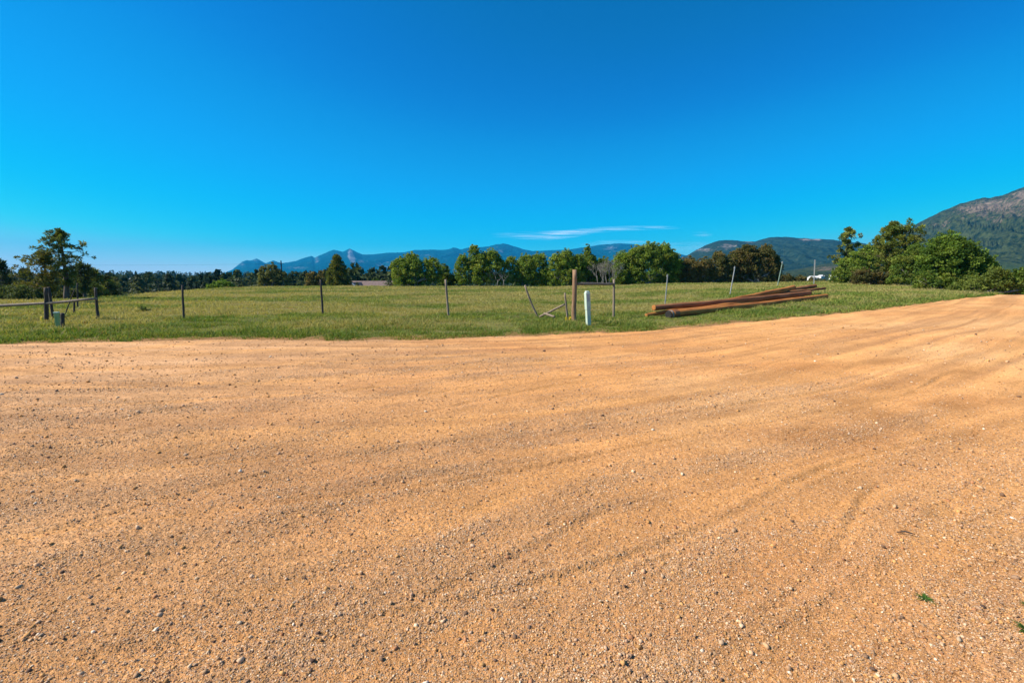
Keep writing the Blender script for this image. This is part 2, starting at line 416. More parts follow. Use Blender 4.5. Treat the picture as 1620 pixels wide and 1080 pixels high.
PEB = np.array([(.62, .33, .12), (.56, .34, .18), (.62, .42, .26), (.50, .31, .19), (.74, .55, .35), (.84, .70, .52), (.27, .16, .095), (.14, .085, .06), (.45, .21, .10), (.62, .37, .2)])
PW_ = np.array([.30, .22, .12, .12, .05, .02, .06, .03, .04, .05]); PW_ = PW_/PW_.sum()
def pebbles(name, n, shape, smin, smax, rmin, rmax, jit):
    a = rng.uniform(R(-56), R(56), n*2); r = rmin*(rmax/rmin)**rng.random(n*2)
    e = redge(a); ok = r < e-.05
    x, y = r*np.sin(a), r*np.cos(a)
    loose = road_masks(x, y)[0]
    clump = fbm(x*3.2, y*3.2, 3, 121)
    ok &= rng.random(n*2) < np.clip(.22+1.0*loose*(.35+.9*sstep(.3, .7, clump)), 0, 1)
    x, y, r = x[ok][:n], y[ok][:n], r[ok][:n]; n = len(x)
    right = sstep(1.3, 3.2, x-.25*y)*sstep(5.5, 2.5, y)
    size = (1+.25*right)*np.clip(smin*np.exp(rng.normal(0, .5, n)), smin*.5, smax)*(1+.10*(r-1.5))
    v0, f0 = shape; nv = len(v0)
    th = rng.uniform(0, 2*math.pi, n)
    sc3 = np.stack([rng.uniform(.8, 1.35, n), rng.uniform(.65, 1.05, n), rng.uniform(.5, .85, n)], -1)*size[:, None]
    V = v0[None]*(1+rng.uniform(-jit, jit, (n, nv, 1)))+rng.uniform(-jit*.5, jit*.5, (n, nv, 3))
    V = V*sc3[:, None]
    tl = rng.normal(0, .35, n)
    ct, st = np.cos(tl)[:, None], np.sin(tl)[:, None]
    X1, Z1 = V[..., 0]*ct-V[..., 2]*st, V[..., 0]*st+V[..., 2]*ct
    c, s = np.cos(th)[:, None], np.sin(th)[:, None]
    X = X1*c-V[..., 1]*s; Y = X1*s+V[..., 1]*c
    zz = rz(x, y)
    V = np.stack([X+x[:, None], Y+y[:, None], Z1+(zz+sc3[:, 2]*.55)[:, None]], -1).reshape(-1, 3)
    F = (f0[None]+(np.arange(n)*nv)[:, None, None]).reshape(-1, 3)
    ci = rng.choice(len(PEB), n, p=PW_)
    col = PEB[ci]*rng.uniform(.6, 1.1, (n, 1))
    wp = (right*rng.random(n) > .74)[:, None]; col = np.where(wp, np.array([.66, .47, .31])*rng.uniform(.7, 1.15, (n, 1)), col)
    C = np.repeat(col, nv, 0)
    return V, F, C
V1, F1, C1 = pebbles('a', 75000, ico(), .0030, .015, 1.25, 16, .32)
V2, F2, C2 = pebbles('b', 720000, octa(), .0021, .0045, 1.25, 9, .35)
M_peb = surf_mat('gravel_stone', [(.3, (.8, .8, .8)), (.7, (1.15, 1.15, 1.15))], nscale=90, bump=.2, dist=.001, attr=True, spec=.2)
g = mesh_np('gravel', np.concatenate([V1, V2]), np.concatenate([F1, F2+len(V1)]), M_peb, col=np.concatenate([C1, C2]))
tagp(g, kind='stuff', label='loose tan, grey and white gravel scattered over the dirt road', cat='gravel')

# ---------------------------------------------------------------- grass (stuff)
def grass(n, r0off, wk, hmin, hmax, seed, colors, tallk=0, az0=-56, az1=56, wfun=None):
    g_ = np.random.default_rng(seed)
    a = g_.uniform(R(az0), R(az1), n); e = redge(a)
    dc = np.interp(a, CAZ, CD)+8
    far = np.maximum(dc, e+.5)
    r = e*(far/e)**g_.random(n)+r0off-np.abs(g_.normal(0, .13, n))*(g_.random(n) < .12)*sstep(.45, .6, fbm(a*60, a*0+3, 2, 191))
    x, y = r*np.sin(a), r*np.cos(a)
    return g_, a, e, r, x, y
def build_grass(specs):
    Vs, Fs, Cs = [], [], []; off = 0
    for (n, seed, wk, h0, h1, kind) in specs:
        g_, a, e, r, x, y = grass(n, -.02, wk, h0, h1, seed, None)
        dry, green, fine = field_masks(x, y)
        de = r-e
        keep = np.ones(n, bool)
        clump = fbm(x*1.6, y*1.6, 3, 131)
        if kind == 'edge':            # lush weeds in a band along the road
            keep &= g_.random(n) < np.exp(-de/(3.5+3*(green-.5)))*sstep(.35, .6, clump)
        elif kind == 'straw':
            keep &= g_.random(n) < sstep(.42, .62, dry)*sstep(1.5, 4, de)*.9+.06
        else:
            bare = sstep(.62, .72, fbm(x*1.1, y*1.1, 3, 133))*(1-sstep(.2, 2.2, de))*sstep(.1, .6, a)
            keep &= g_.random(n) < 1-.9*bare
        keep &= g_.random(n) < .35+.65*sstep(0, .35, de+(fbm(x*5, y*5, 2, 135)-.5)*.5)
        # pole pile stands in the grass: keep blades
        x, y, r, a, dry, green, fine, clump, de = [q[keep] for q in (x, y, r, a, dry, green, fine, clump, de)]
        n = len(x)
        z = gz(x, y)
        hh = (h0+(h1-h0)*g_.random(n)**1.6)*(.35+1.25*sstep(.3, .75, clump))
        hh *= .45+.55*sstep(0, .8, de)
        wd = wk*r*g_.uniform(.6, 1.3, n)+.003
        th = g_.uniform(0, 2*math.pi, n)
        ln = g_.normal(0, 1.15, n)*hh; ld = g_.uniform(0, 2*math.pi, n)
        b1 = np.stack([x-np.cos(th)*wd, y-np.sin(th)*wd, z-.01], -1); b2 = np.stack([x+np.cos(th)*wd, y+np.sin(th)*wd, z-.01], -1)
        tp = np.stack([x+np.cos(ld)*ln, y+np.sin(ld)*ln, z+hh], -1)
        Vs.append(np.stack([b1, b2, tp], 1).reshape(-1, 3))
        Fs.append(np.arange(n*3).reshape(-1, 3)+off); off += n*3
        G1 = np.array([.12, .20, .028]); G2 = np.array([.29, .31, .068]); ST = np.array([.46, .38, .17]); DK = np.array([.05, .11, .022]); RD = np.array([.22, .12, .06])
        if kind == 'edge':
            t = g_.random((n, 1)); c = G1*(1-t)+DK*t; q = g_.random(n) < .16; c[q] = np.array([.30, .27, .07])
            q = g_.random(n) < .05; c[q] = RD
        elif kind == 'straw':
            t = g_.random((n, 1)); c = ST*(1-t)+np.array([.26, .25, .085])*t
        else:
            t = np.clip(sstep(.32, .58, green)[:, None]*.6+sstep(.35, .65, fine)[:, None]*.45+g_.normal(0, .22, (n, 1)), 0, 1)
            c = G2*(1-t)+G1*t
            u = np.clip((sstep(.38, .60, dry)*.7+.12*sstep(8, 30, de))*sstep(.5, 4, de)+g_.normal(0, .12, n), 0, 1)[:, None]
            c = c*(1-u)+np.array([.42, .36, .13])*u
            q = g_.random(n) < .03; c[q] = RD
        c = c*g_.uniform(.75, 1.25, (n, 1))
        Cs.append(np.repeat(c, 3, 0))
    o = mesh_np('grass', np.concatenate(Vs), np.concatenate(Fs), M_blade, col=np.concatenate(Cs))
    return tagp(o, kind='stuff', label='green and straw coloured meadow grass beside the dirt road', cat='grass')
build_grass([(760000, 1, .0006, .03, .10, 'base'), (120000, 2, .0004, .06, .19, 'straw'), (230000, 3, .0008, .04, .13, 'edge')])

# ================================================================ MOUNTAINS
def mountain_mat(name, fcol1, fcol2, rock1, rock2, sc_):
    m, nt, out = mat(name); L = nt.links
    tc = N(nt, 'ShaderNodeTexCoord'); a_ = N(nt, 'ShaderNodeAttribute', attribute_name='Col')
    n1 = N(nt, 'ShaderNodeTexNoise', Scale=sc_, Detail=6, Roughness=.75); L.new(tc.outputs['Object'], n1.inputs[0])
    n2 = N(nt, 'ShaderNodeTexNoise', Scale=sc_*.6, Detail=8, Roughness=.85); L.new(tc.outputs['Object'], n2.inputs[0])
    fc = ramp(nt, n1.outputs[0], [(.40, fcol1), (.60, fcol2)])
    rc = ramp(nt, n1.outputs[0], [(.35, rock1), (.62, rock2)])
    sp = N(nt, 'ShaderNodeSeparateColor'); L.new(a_.outputs[0], sp.inputs[0])
    ad = N(nt, 'ShaderNodeMath', operation='MULTIPLY_ADD'); L.new(n2.outputs[0], ad.inputs[0]); ad.inputs[1].default_value = 2.2; L.new(sp.outputs[0], ad.inputs[2])
    mr = N(nt, 'ShaderNodeMapRange'); L.new(ad.outputs[0], mr.inputs[0]); mr.inputs[1].default_value = 1.60; mr.inputs[2].default_value = 1.86
    c = mixc(nt, mr.outputs[0], fc, rc)
    gr = mixc(nt, sp.outputs[1], c, (.040, .066, .020))
    p = N(nt, 'ShaderNodeBsdfPrincipled', Roughness=1); p.inputs['Specular IOR Level'].default_value = 0
    L.new(gr, p.inputs['Base Color'])
    b = N(nt, 'ShaderNodeBump', Strength=.8, Distance=.25/sc_); L.new(n1.outputs[0], b.inputs['Height']); L.new(b.outputs[0], p.inputs['Normal'])
    L.new(p.outputs[0], out.inputs[0]); return m
def mountain(name, prof, D, front, back, m, seed, rough, rocks, rockbase=0, green=None, base=-6, nu=620, nv=150, ridge_n=None):
    pxs = np.array([q[0] for q in prof], float); rows = np.array([q[1] for q in prof], float)
    a = np.linspace(az_px(pxs[0]), az_px(pxs[-1]), nu)
    px = 810+727.6*np.tan(a); row = np.interp(px, pxs, rows)
    row = row+(fbm(px/9, px*0, 4, seed)-.5)*(ridge_n or 1.6)
    hgt = CAMZ+(435-row)/727.6*D*1.0
    # depth (y) of the ridge = D
    t = np.linspace(0, 1, nv); tf = .74
    Y = np.where(t < tf, D*(front+(1-front)*(t/tf)), D*(1+(back-1)*((t-tf)/(1-tf))))
    sh = np.where(t < tf, (t/tf)**1.15, 1-((t-tf)/(1-tf))**1.3)
    YY = Y[:, None]+0*px[None]; XX = YY*np.tan(a)[None]
    warp = (fbm(XX/(D*.09), YY/(D*.09), 3, seed+3)-.5)
    rd = 1-np.abs(2*fbm(XX/(D*.045)+warp*1.5, YY/(D*.22), 4, seed+5)-1)
    env = np.sin(np.clip(t/tf, 0, 1)*math.pi)[:, None]
    ZZ = base+(hgt[None]-base)*np.clip(sh[:, None]+env*(rd-.72)*rough, 0, 1.0)
    col = np.zeros((nv, nu, 3))
    RO = 435-(ZZ-CAMZ)/YY*727.6
    PX = px[None]+0*YY
    rk = rockbase+0*PX
    for (cx, cy, sx, sy, k) in rocks: rk = rk+k*np.exp(-((PX-cx)/sx)**2-((RO-cy)/sy)**2)
    gully = (.75-rd)*.5
    col[..., 0] = np.clip(rk-gully*.6, 0, 1)
    if green: col[..., 1] = sstep(green[0], green[1], RO)*sstep(.35, .6, fbm(XX/(D*.03), YY/(D*.05), 3, seed+9))
    V = np.stack([XX, YY, ZZ], -1).reshape(-1, 3)
    i = np.arange(nv-1)[:, None]*nu; j = np.arange(nu-1)[None]
    F = np.stack([i+j, i+j+1, i+nu+j+1, i+nu+j], -1).reshape(-1, 4)
    o = mesh_np(name, V, F, m, col=col.reshape(-1, 3), smooth=True)
    return tagp(o, kind='structure')
M_mfar = mountain_mat('far_slope_haze_tinted', (.001, .030, .040), (.004, .060, .070), (.09, .11, .14), (.24, .25, .28), .012)  # part of the distance haze is painted in as bluish forest and rock colours
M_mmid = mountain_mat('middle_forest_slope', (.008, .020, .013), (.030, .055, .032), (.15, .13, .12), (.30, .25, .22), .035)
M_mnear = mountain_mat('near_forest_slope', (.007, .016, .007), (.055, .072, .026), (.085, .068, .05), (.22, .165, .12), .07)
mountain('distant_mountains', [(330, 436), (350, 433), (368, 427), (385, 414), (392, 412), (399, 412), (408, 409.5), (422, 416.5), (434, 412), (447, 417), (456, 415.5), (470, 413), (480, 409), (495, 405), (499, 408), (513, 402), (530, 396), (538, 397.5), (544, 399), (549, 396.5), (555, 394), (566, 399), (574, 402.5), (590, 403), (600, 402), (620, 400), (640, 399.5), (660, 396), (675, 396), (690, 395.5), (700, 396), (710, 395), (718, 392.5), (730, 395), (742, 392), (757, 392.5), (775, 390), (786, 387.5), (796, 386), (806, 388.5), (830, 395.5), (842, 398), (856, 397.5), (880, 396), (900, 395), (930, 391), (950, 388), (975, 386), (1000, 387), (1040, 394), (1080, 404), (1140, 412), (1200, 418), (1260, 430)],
         8200, .55, 1.13, M_mfar, 11, .30, [(556, 404, 3.5, 7, 1.1), (560, 411, 3, 7, .8), (572, 414, 5, 3, .4), (600, 418, 8, 3, .3), (502, 410, 4, 6, .4), (470, 424, 20, 2, .3), (385, 418, 6, 3, .3), (405, 413, 6, 3, .3), (626, 417, 10, 4, .4), (675, 404, 14, 3, .2), (793, 397, 10, 4, .35), (965, 393, 12, 4, .3), (607, 424, 18, 4, .3)], .27)
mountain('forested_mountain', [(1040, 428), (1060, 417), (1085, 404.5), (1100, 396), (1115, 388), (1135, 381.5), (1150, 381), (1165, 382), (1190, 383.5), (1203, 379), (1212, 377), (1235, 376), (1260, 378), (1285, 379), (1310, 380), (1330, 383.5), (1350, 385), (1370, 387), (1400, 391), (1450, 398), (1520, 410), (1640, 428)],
         3000, .5, 1.25, M_mmid, 23, .34, [(1110, 396, 20, 4, .35), (1150, 390, 14, 5, .45), (1270, 380.5, 10, 2, .6), (1288, 380.5, 6, 2, .6), (1180, 384, 10, 3, .3)], .20)
mountain('granite_mountain', [(1330, 430), (1370, 403), (1400, 383), (1420, 370), (1436, 359.5), (1450, 351), (1466, 343), (1480, 335.5), (1500, 327.5), (1520, 320.5), (1534, 317.5), (1548, 317), (1556, 314.5), (1567, 314), (1580, 308), (1592, 303), (1604, 299), (1613, 296.5), (1622, 296), (1650, 287), (1700, 272), (1760, 262), (1850, 258), (2000, 275), (2300, 330)],
         2100, .42, 1.35, M_mnear, 37, .46, [(1560, 325, 34, 9, .42), (1600, 312, 22, 10, .52), (1590, 335, 30, 16, .22), (1540, 340, 60, 12, .18), (1520, 335, 30, 10, .32), (1480, 358, 26, 10, .30), (1560, 352, 22, 6, .3), (1620, 340, 20, 10, .3), (1470, 372, 20, 6, .2)], .17, (412, 432), ridge_n=2.6)
# low foothill in front of the middle mountain
mountain('foothill', [(1180, 437), (1230, 431), (1270, 424), (1300, 418), (1330, 414), (1360, 414), (1400, 418), (1460, 421), (1530, 418), (1600, 413), (1680, 410), (1800, 420), (1900, 434)],
         1500, .5, 1.3, M_mnear, 47, .2, [(1310, 425, 30, 6, .35)], .24, None, nu=400, nv=90)

# ================================================================ TREES
def leaves(centers, rad, n_each, size, g_, cols, flat=.8, colvar=.22, shell=.35, squash=1.0, aspect=.6):
    """leaf faces spread through clumps"""
    centers = np.asarray(centers, float); k = len(centers)
    rad = np.broadcast_to(np.asarray(rad, float), (k,))
    idx = np.repeat(np.arange(k), n_each); n = len(idx)
    d = g_.normal(0, 1, (n, 3)); d /= np.linalg.norm(d, axis=1)[:, None]
    rr = (shell+(1-shell)*g_.random(n))**.6
    p = centers[idx]+d*(rr*rad[idx])[:, None]*np.array([1, 1, flat*squash])
    s = size*g_.uniform(.6, 1.35, n)
    nrm = d*.55+g_.normal(0, .6, (n, 3)); nrm /= np.linalg.norm(nrm, axis=1)[:, None]
    t = np.cross(nrm, g_.normal(0, 1, (n, 3))); t /= np.linalg.norm(t, axis=1)[:, None]+1e-9
    b = np.cross(nrm, t)
    v = np.stack([p-t*s[:, None], p-b*s[:, None]*aspect, p+t*s[:, None], p+b*s[:, None]*aspect], 1).reshape(-1, 3)
    f = np.arange(n*4).reshape(-1, 4)
    cc = cols[g_.integers(0, len(cols), k)]*g_.uniform(1-colvar, 1+colvar, (k, 1))
    c = cc[idx]*g_.uniform(.7, 1.35, (n, 1))
    return v, f, np.repeat(c, 4, 0)
OAK = np.array([(.10, .155, .022), (.13, .18, .026), (.16, .19, .032), (.075, .125, .022)])*1.35*1.12
OAK_OLIVE = np.array([(.12, .12, .036), (.15, .14, .042), (.09, .10, .034), (.17, .13, .045)])*1.10
OAK_BROWN = np.array([(.15, .135, .045), (.18, .15, .05), (.11, .115, .038), (.19, .14, .05)])*1.05
PINE = np.array([(.09, .115, .026), (.12, .14, .03), (.06, .09, .026), (.15, .155, .035)])*1.30
PINE_DARK = np.array([(.045, .062, .026), (.06, .078, .028), (.035, .052, .024)])*1.20
BRIGHT = np.array([(.12, .20, .026), (.15, .22, .03), (.085, .155, .024)])*1.15

def oak(name, px, depth, lobes, label, seed, cols=OAK, leaf=None, dens=1.0, cat='tree', group=None, base_row=None, stems=4, stem_mat=None, low=.10, thick=.85):
    """lobes: (centre px, top row, half width px) each a dome of foliage reaching down near the ground"""
    g_ = np.random.default_rng(seed); rd = random.Random(seed)
    P = spot(px, depth); k = depth/727.6
    root = empty(name, P); tagp(root, label, cat, group)
    leaf = leaf or max(.055, depth*.0016)
    C, RD = [], []
    for (cx, top, hw) in lobes:
        W = hw*k; Ht = max(.8, row_h(top, P)); dx = (cx-px)*k
        cr = max(.20, min(.52, W*.30))
        area = W*Ht
        nc = int((40+area*19)*dens)
        for _ in range(nc):
            q = g_.random()**.85; th = g_.uniform(0, 2*math.pi); rr = g_.uniform(.25, 1.0)**.5
            wq = (.80+.20*math.sin(q/.5*math.pi/2)) if q < .5 else math.sqrt(max(0, 1-((q-.45)/.57)**2))
            wq *= 1+.14*math.sin(th*3+seed+q*7)
            wq *= .86+.3*g_.random()
            x = (W-cr*.6)*wq*rr*math.cos(th); y = (W-cr*.7)*thick*wq*rr*math.sin(th)
            z = Ht*low*.5+cr*.35+(Ht-cr*1.05-Ht*low*.5)*q
            C.append((dx+x, y, z)); RD.append(cr*g_.uniform(.45, 1.1))
        lo = Ht*low+cr*.4
        # stray sprigs that break the outline
        for _ in range(int(7*dens)):
            th = g_.uniform(0, 2*math.pi); ph = g_.uniform(0, 1.2)
            C.append((dx+W*1.02*math.sin(ph)*math.cos(th), W*thick*math.sin(ph)*math.sin(th), lo+(Ht-lo)*.5*(1+math.cos(ph)*1.06))); RD.append(cr*.38)
    RD = np.array(RD)
    per = (50*np.clip((RD/leaf)**2/16, .35, 4)).astype(int)
    v, f, c = leaves(C, RD, per, leaf, g_, cols)
    mesh_np('crown', v, f, M_leaf, root, col=c)
    tr = MB()
    Wt = sum(l[2] for l in lobes)*k; Hm = max(row_h(l[1], P) for l in lobes)
    for s in range(stems+len(lobes)):
        cx = lobes[s % len(lobes)][0]; dx = (cx-px)*k+rd.uniform(-.3, .3)*lobes[s % len(lobes)][2]*k
        bx = dx*.18; hh = row_h(lobes[s % len(lobes)][1], P)*rd.uniform(.4, .68); by = rd.uniform(-.5, .2)*Wt*.3
        pts = [(bx, by, -.3), (bx+rd.uniform(-.1, .1), by, hh*.3), (dx+rd.uniform(-.3, .3), by*.8, hh*.65), (dx+rd.uniform(-.6, .6), by*.6, hh)]
        r = Hm*.016*rd.uniform(.7, 1.3)+.02
        tr.tube(pts, [r*1.2, r, r*.7, r*.3], 6, wob=.1, rnd=rd)
        for q in range(4):
            a = Vector(pts[1]).lerp(Vector(pts[2]), rd.random()); an = rd.uniform(0, 6.28); l = rd.uniform(.4, .8)*min(hh*.45, lobes[s % len(lobes)][2]*k*.7)
            e = a+Vector((math.cos(an)*l, math.sin(an)*l, l*rd.uniform(.2, .9)))
            tr.tube([a, (a+e)/2+Vector((0, 0, -.05)), e], [r*.5, r*.35, r*.12], 5)
    tr.obj('trunk', stem_mat or M_grey_bark, root, smooth=True)
    return root

def tuft_mesh(centers, rads, per, g_, cols, wid=.028):
    """bottle-brush needle tufts"""
    centers = np.asarray(centers, float); k = len(centers); idx = np.repeat(np.arange(k), per); n = len(idx)
    d = g_.normal(0, 1, (n, 3)); d[:, 2] = d[:, 2]*.8+.25; d /= np.linalg.norm(d, axis=1)[:, None]
    rr = np.asarray(rads)[idx]
    b = centers[idx]+d*rr[:, None]*g_.uniform(0, .35, (n, 1)); e = centers[idx]+d*(rr*g_.uniform(.75, 1.1, n))[:, None]
    s = np.cross(d, g_.normal(0, 1, (n, 3))); s /= np.linalg.norm(s, axis=1)[:, None]
    mid = (b+e)/2; w_ = wid*g_.uniform(.6, 1.3, (n, 1))
    v = np.stack([b, mid-s*w_, e, mid+s*w_], 1).reshape(-1, 3); f = np.arange(n*4).reshape(-1, 4)
    cc = cols[g_.integers(0, len(cols), k)]*g_.uniform(.75, 1.25, (k, 1))
    return v, f, np.repeat(cc[idx]*g_.uniform(.7, 1.3, (n, 1)), 4, 0)
def pine(name, px, depth, top, prof, label, seed, cols=PINE, ntuft=170, tr_r=.11, bend=0, tuft=.30, per=34, wid=None, group=None, P=None, Ht=None, barkm=None, droop=.1, k=None):
    """prof: (height fraction, left half width px, right half width px)"""
    g_ = np.random.default_rng(seed); rd = random.Random(seed)
    P = P or spot(px, depth); k = k or depth/727.6; Ht = Ht or row_h(top, P)
    root = empty(name, P); tagp(root, label, 'tree', group)
    hs = [q[0] for q in prof]; lw = [q[1]*k for q in prof]; rw = [q[2]*k for q in prof]
    tm = MB(); nseg = 8; tp = []
    for i in range(nseg+1):
        q = i/nseg; tp.append(Vector((bend*math.sin(q*2.6)+rd.uniform(-.03, .03), rd.uniform(-.04, .04), -.3+(Ht*.97+.3)*q)))
    tm.tube(tp, [tr_r*(1.15-1.0*i/nseg) for i in range(nseg+1)], 8, wob=.08, rnd=rd)
    def trunk(z):
        q = max(0, min(nseg-.001, (z+.3)/(Ht*.97+.3)*nseg)); i = int(q); return tp[i].lerp(tp[i+1], q-i)
    C = []; nb = max(10, ntuft//5); bm = MB()
    for b in range(nb):
        hf = hs[0]+(hs[-1]-hs[0])*((b+rd.random())/nb)
        an = b*2.4+rd.uniform(-.5, .5)
        ca = math.cos(an); L = np.interp(hf, hs, rw) if ca > 0 else np.interp(hf, hs, lw)
        L = max(.12, L*(abs(ca)*.55+.45)*rd.uniform(.78, 1.08)-tuft*.6)
        zt = hf*Ht-tuft*.7*(hf > .9); z0 = max(Ht*.12, zt-L*(.25-droop))
        a = trunk(z0); e = Vector((a.x+ca*L, a.y+math.sin(an)*L, zt))
        mpt = a.lerp(e, .55)+Vector((0, 0, -L*.08))
        br = tr_r*.28*(1.2-hf)+.008
        bm.tube([a, mpt, e], [br, br*.7, br*.3], 5)
        nt_ = max(2, int(round(ntuft/nb*rd.uniform(.7, 1.3))))
        for t_ in range(nt_):
            q = 1-(t_/nt_)*.62; base_ = mpt.lerp(e, (q-.5)*2) if q > .5 else a.lerp(mpt, q*2)
            sp = .16*L+.10
            c = base_+Vector((rd.gauss(0, sp)*(t_ > 0), rd.gauss(0, sp)*(t_ > 0), rd.gauss(0, sp*.55)*(t_ > 0)+.05))
            C.append(c)
            if t_: bm.tube([base_, c], [br*.3, br*.15], 4)
    C.append(trunk(Ht*.97)); 
    rads = tuft*g_.uniform(.65, 1.15, len(C))
    v, f, c = tuft_mesh([tuple(q) for q in C], rads, per, g_, cols, wid or max(.02, depth*.0008))
    mesh_np('crown', v, f, M_needle, root, col=c)
    tm.add(bm.v, bm.f); tm.obj('trunk', barkm or M_bark, root, smooth=True)
    return root

# ---- left group
pine('pine_tree', 101, 30.5, 362.5, [(.20, 4, 8), (.30, 16, 16), (.45, 22, 20), (.58, 38, 34), (.68, 36, 34), (.78, 30, 34), (.85, 28, 30), (.92, 22, 8), (1.0, 12, 5)],
     'tallest open crowned pine of the left group, rising above its neighbours', 201, ntuft=200, tr_r=.15, bend=.12, tuft=.25, per=40, cols=PINE)
pine('pine_tree', 73, 25.5, 398, [(.24, 10, 8), (.36, 40, 20), (.46, 52, 22), (.56, 50, 24), (.66, 46, 20), (.78, 38, 14), (.88, 34, 8), (1.0, 4, 4)],
     'yellow green pine behind the left fence corner post, its low limbs reaching left', 202, cols=np.array([(.17, .165, .036), (.20, .18, .04), (.12, .13, .032), (.09, .11, .03)]), ntuft=170, tr_r=.10, tuft=.20, per=42, bend=-.05)
pine('pine_tree', 131, 33, 415, [(.20, 6, 8), (.40, 16, 18), (.6, 20, 22), (.8, 14, 18), (1.0, 6, 8)], 'small dark pine with bare leaning trunk, right of the tallest left pine', 203, cols=PINE_DARK*1.3, ntuft=80, tr_r=.10, tuft=.3, bend=-.12)
pine('pine_tree', 148, 36, 424, [(.12, 14, 16), (.40, 20, 24), (.6, 18, 22), (.8, 12, 14), (1.0, 4, 6)], 'low bushy pine at the right end of the left tree group', 204, ntuft=90, tr_r=.09, tuft=.3)
pine('pine_tree', 168, 40, 436, [(.05, 16, 18), (.40, 18, 20), (.7, 12, 12), (1.0, 4, 4)], 'short dark pine beside the strip of shaded meadow on the left', 205, cols=PINE_DARK, ntuft=90, tr_r=.09, tuft=.34)
pine('pine_tree', 2, 44, 410, [(.15, 30, 16), (.40, 34, 20), (.6, 30, 18), (.8, 22, 14), (1.0, 8, 8)], 'dark pine cut by the left edge of the view', 206, cols=PINE_DARK, ntuft=150, tr_r=.16, tuft=.42)
pine('pine_tree', 40, 52, 424, [(.12, 26, 26), (.5, 24, 26), (.8, 14, 16), (1.0, 6, 6)], 'dark pine standing behind the yellow green pine', 207, cols=PINE_DARK, ntuft=130, tr_r=.14, tuft=.45)
oak('shrub', 22, 34, [(4, 452, 20), (30, 448, 26), (55, 454, 18)], 'grey green thicket behind the rail at the far left', 211, cols=np.array([(.09, .125, .045), (.11, .145, .05), (.07, .10, .04)]), cat='shrub', stems=3)
oak('shrub', 90, 37, [(80, 452, 22), (112, 455, 20)], 'dark thicket filling the gap between the left pine trunks', 212, cols=PINE_DARK*1.15, cat='shrub', stems=3)
oak('shrub', 190, 46, [(180, 460, 20), (215, 462, 18)], 'low dark thicket right of the left pines', 213, cols=PINE_DARK*1.2, cat='shrub', stems=2, dens=.8)

# ---- middle distance
oak('oak_tree', 347, 75, [(335, 447, 12), (350, 442, 14), (363, 447, 9)], 'bright green rounded oak at the left meadow edge', 221, cols=BRIGHT, dens=.9)
oak('oak_tree', 428, 80, [(418, 420, 12), (432, 417, 14), (447, 428, 12)], 'pale grey green oak in front of the lowest blue peaks', 222, cols=np.array([(.14, .155, .055), (.17, .18, .065), (.11, .13, .045)]), dens=.75, stem_mat=M_grey_bark)
oak('oak_tree', 500, 84, [(492, 430, 12), (508, 427, 10)], 'small olive oak left of the cone shaped pine', 223, cols=OAK_OLIVE, dens=.7)
pine('pine_tree', 534, 76, 403.5, [(.0, 17, 20), (.14, 20, 22), (.3, 20, 22), (.45, 18, 18), (.6, 14, 16), (.75, 11, 10), (.88, 6, 6), (1.0, 2, 2)], 'dense cone shaped pine beside the brown house roof', 224, cols=PINE*.9, ntuft=330, tr_r=.18, tuft=.55, per=36)

LB = 'oaks along the meadow crest'
oak('shrub', 712, 69, [(704, 432, 14), (722, 436, 12)], 'low bush filling the foot of the gap between the first two oaks', 243, cols=OAK*.8, cat='shrub', stems=1)
oak('shrub', 868, 70, [(862, 428, 12), (874, 432, 10)], 'low bush between the third oak and the oak behind the gate post', 244, cols=OAK*.8, cat='shrub', stems=1)
oak('shrub', 960, 69, [(948, 420, 14), (968, 418, 14)], 'olive bush behind the bare grey branches', 245, cols=OAK_OLIVE*.9, cat='shrub', stems=1)
oak('oak_tree', 655, 66, [(634, 408, 17), (652, 401, 20), (673, 410, 15), (686, 407, 14)], 'twin domed oak left of the gap where the mountain shows, first of the oak row', 231, group=LB)
oak('oak_tree', 704, 69, [(704, 419, 12)], 'small dark oak in the gap behind a leaning wire post', 232, cols=OAK*.8, group=LB)
oak('oak_tree', 758, 66, [(733, 403, 15), (750, 388, 13), (760, 400, 20), (779, 395, 17), (793, 408, 10)], 'tall spiky topped oak, second big crown of the oak row', 233, group=LB, dens=.95)
oak('oak_tree', 830, 67, [(808, 405, 14), (832, 402, 19), (852, 400, 18)], 'oak behind the leaning grey post, third crown of the row', 234, group=LB)
oak('oak_tree', 893, 66, [(880, 401, 15), (896, 396, 20), (914, 402, 16)], 'oak directly behind the tall brown gate post', 235, group=LB)
oak('oak_tree', 930, 68, [(928, 389, 9), (932, 402, 20), (955, 408, 16)], 'narrow oak with a pointed tip right of the brown gate post', 236, group=LB, cols=OAK*.9)
oak('oak_tree', 1022, 65, [(985, 399, 20), (1005, 390, 22), (1025, 384.5, 26), (1047, 386, 22), (1063, 397, 16)], 'largest broad oak of the row, behind the first steel post', 237, group=LB)
oak('oak_tree', 1087, 66, [(1074, 411, 15), (1090, 407, 19), (1108, 411, 14)], 'brownish oak next to the largest broad oak', 238, group=LB, cols=OAK_BROWN, dens=.9)
oak('oak_tree', 1132, 67, [(1116, 408, 15), (1136, 399, 17), (1150, 408, 14)], 'olive oak with a notched top in front of the middle mountain', 239, group=LB, cols=OAK_OLIVE, dens=.9)
oak('oak_tree', 1192, 68, [(1164, 396, 17), (1180, 387, 20), (1207, 389, 21), (1224, 402, 14)], 'wide olive oak ending the row on the right', 240, group=LB, cols=OAK_OLIVE*.95)
oak('hedge', 1250, 84, [(1226, 436, 14), (1245, 433, 14), (1265, 436, 14), (1285, 439, 10)], 'low dark hedge right of the oak row', 241, cols=OAK_OLIVE*.8, cat='hedge', stems=1, dens=.7)
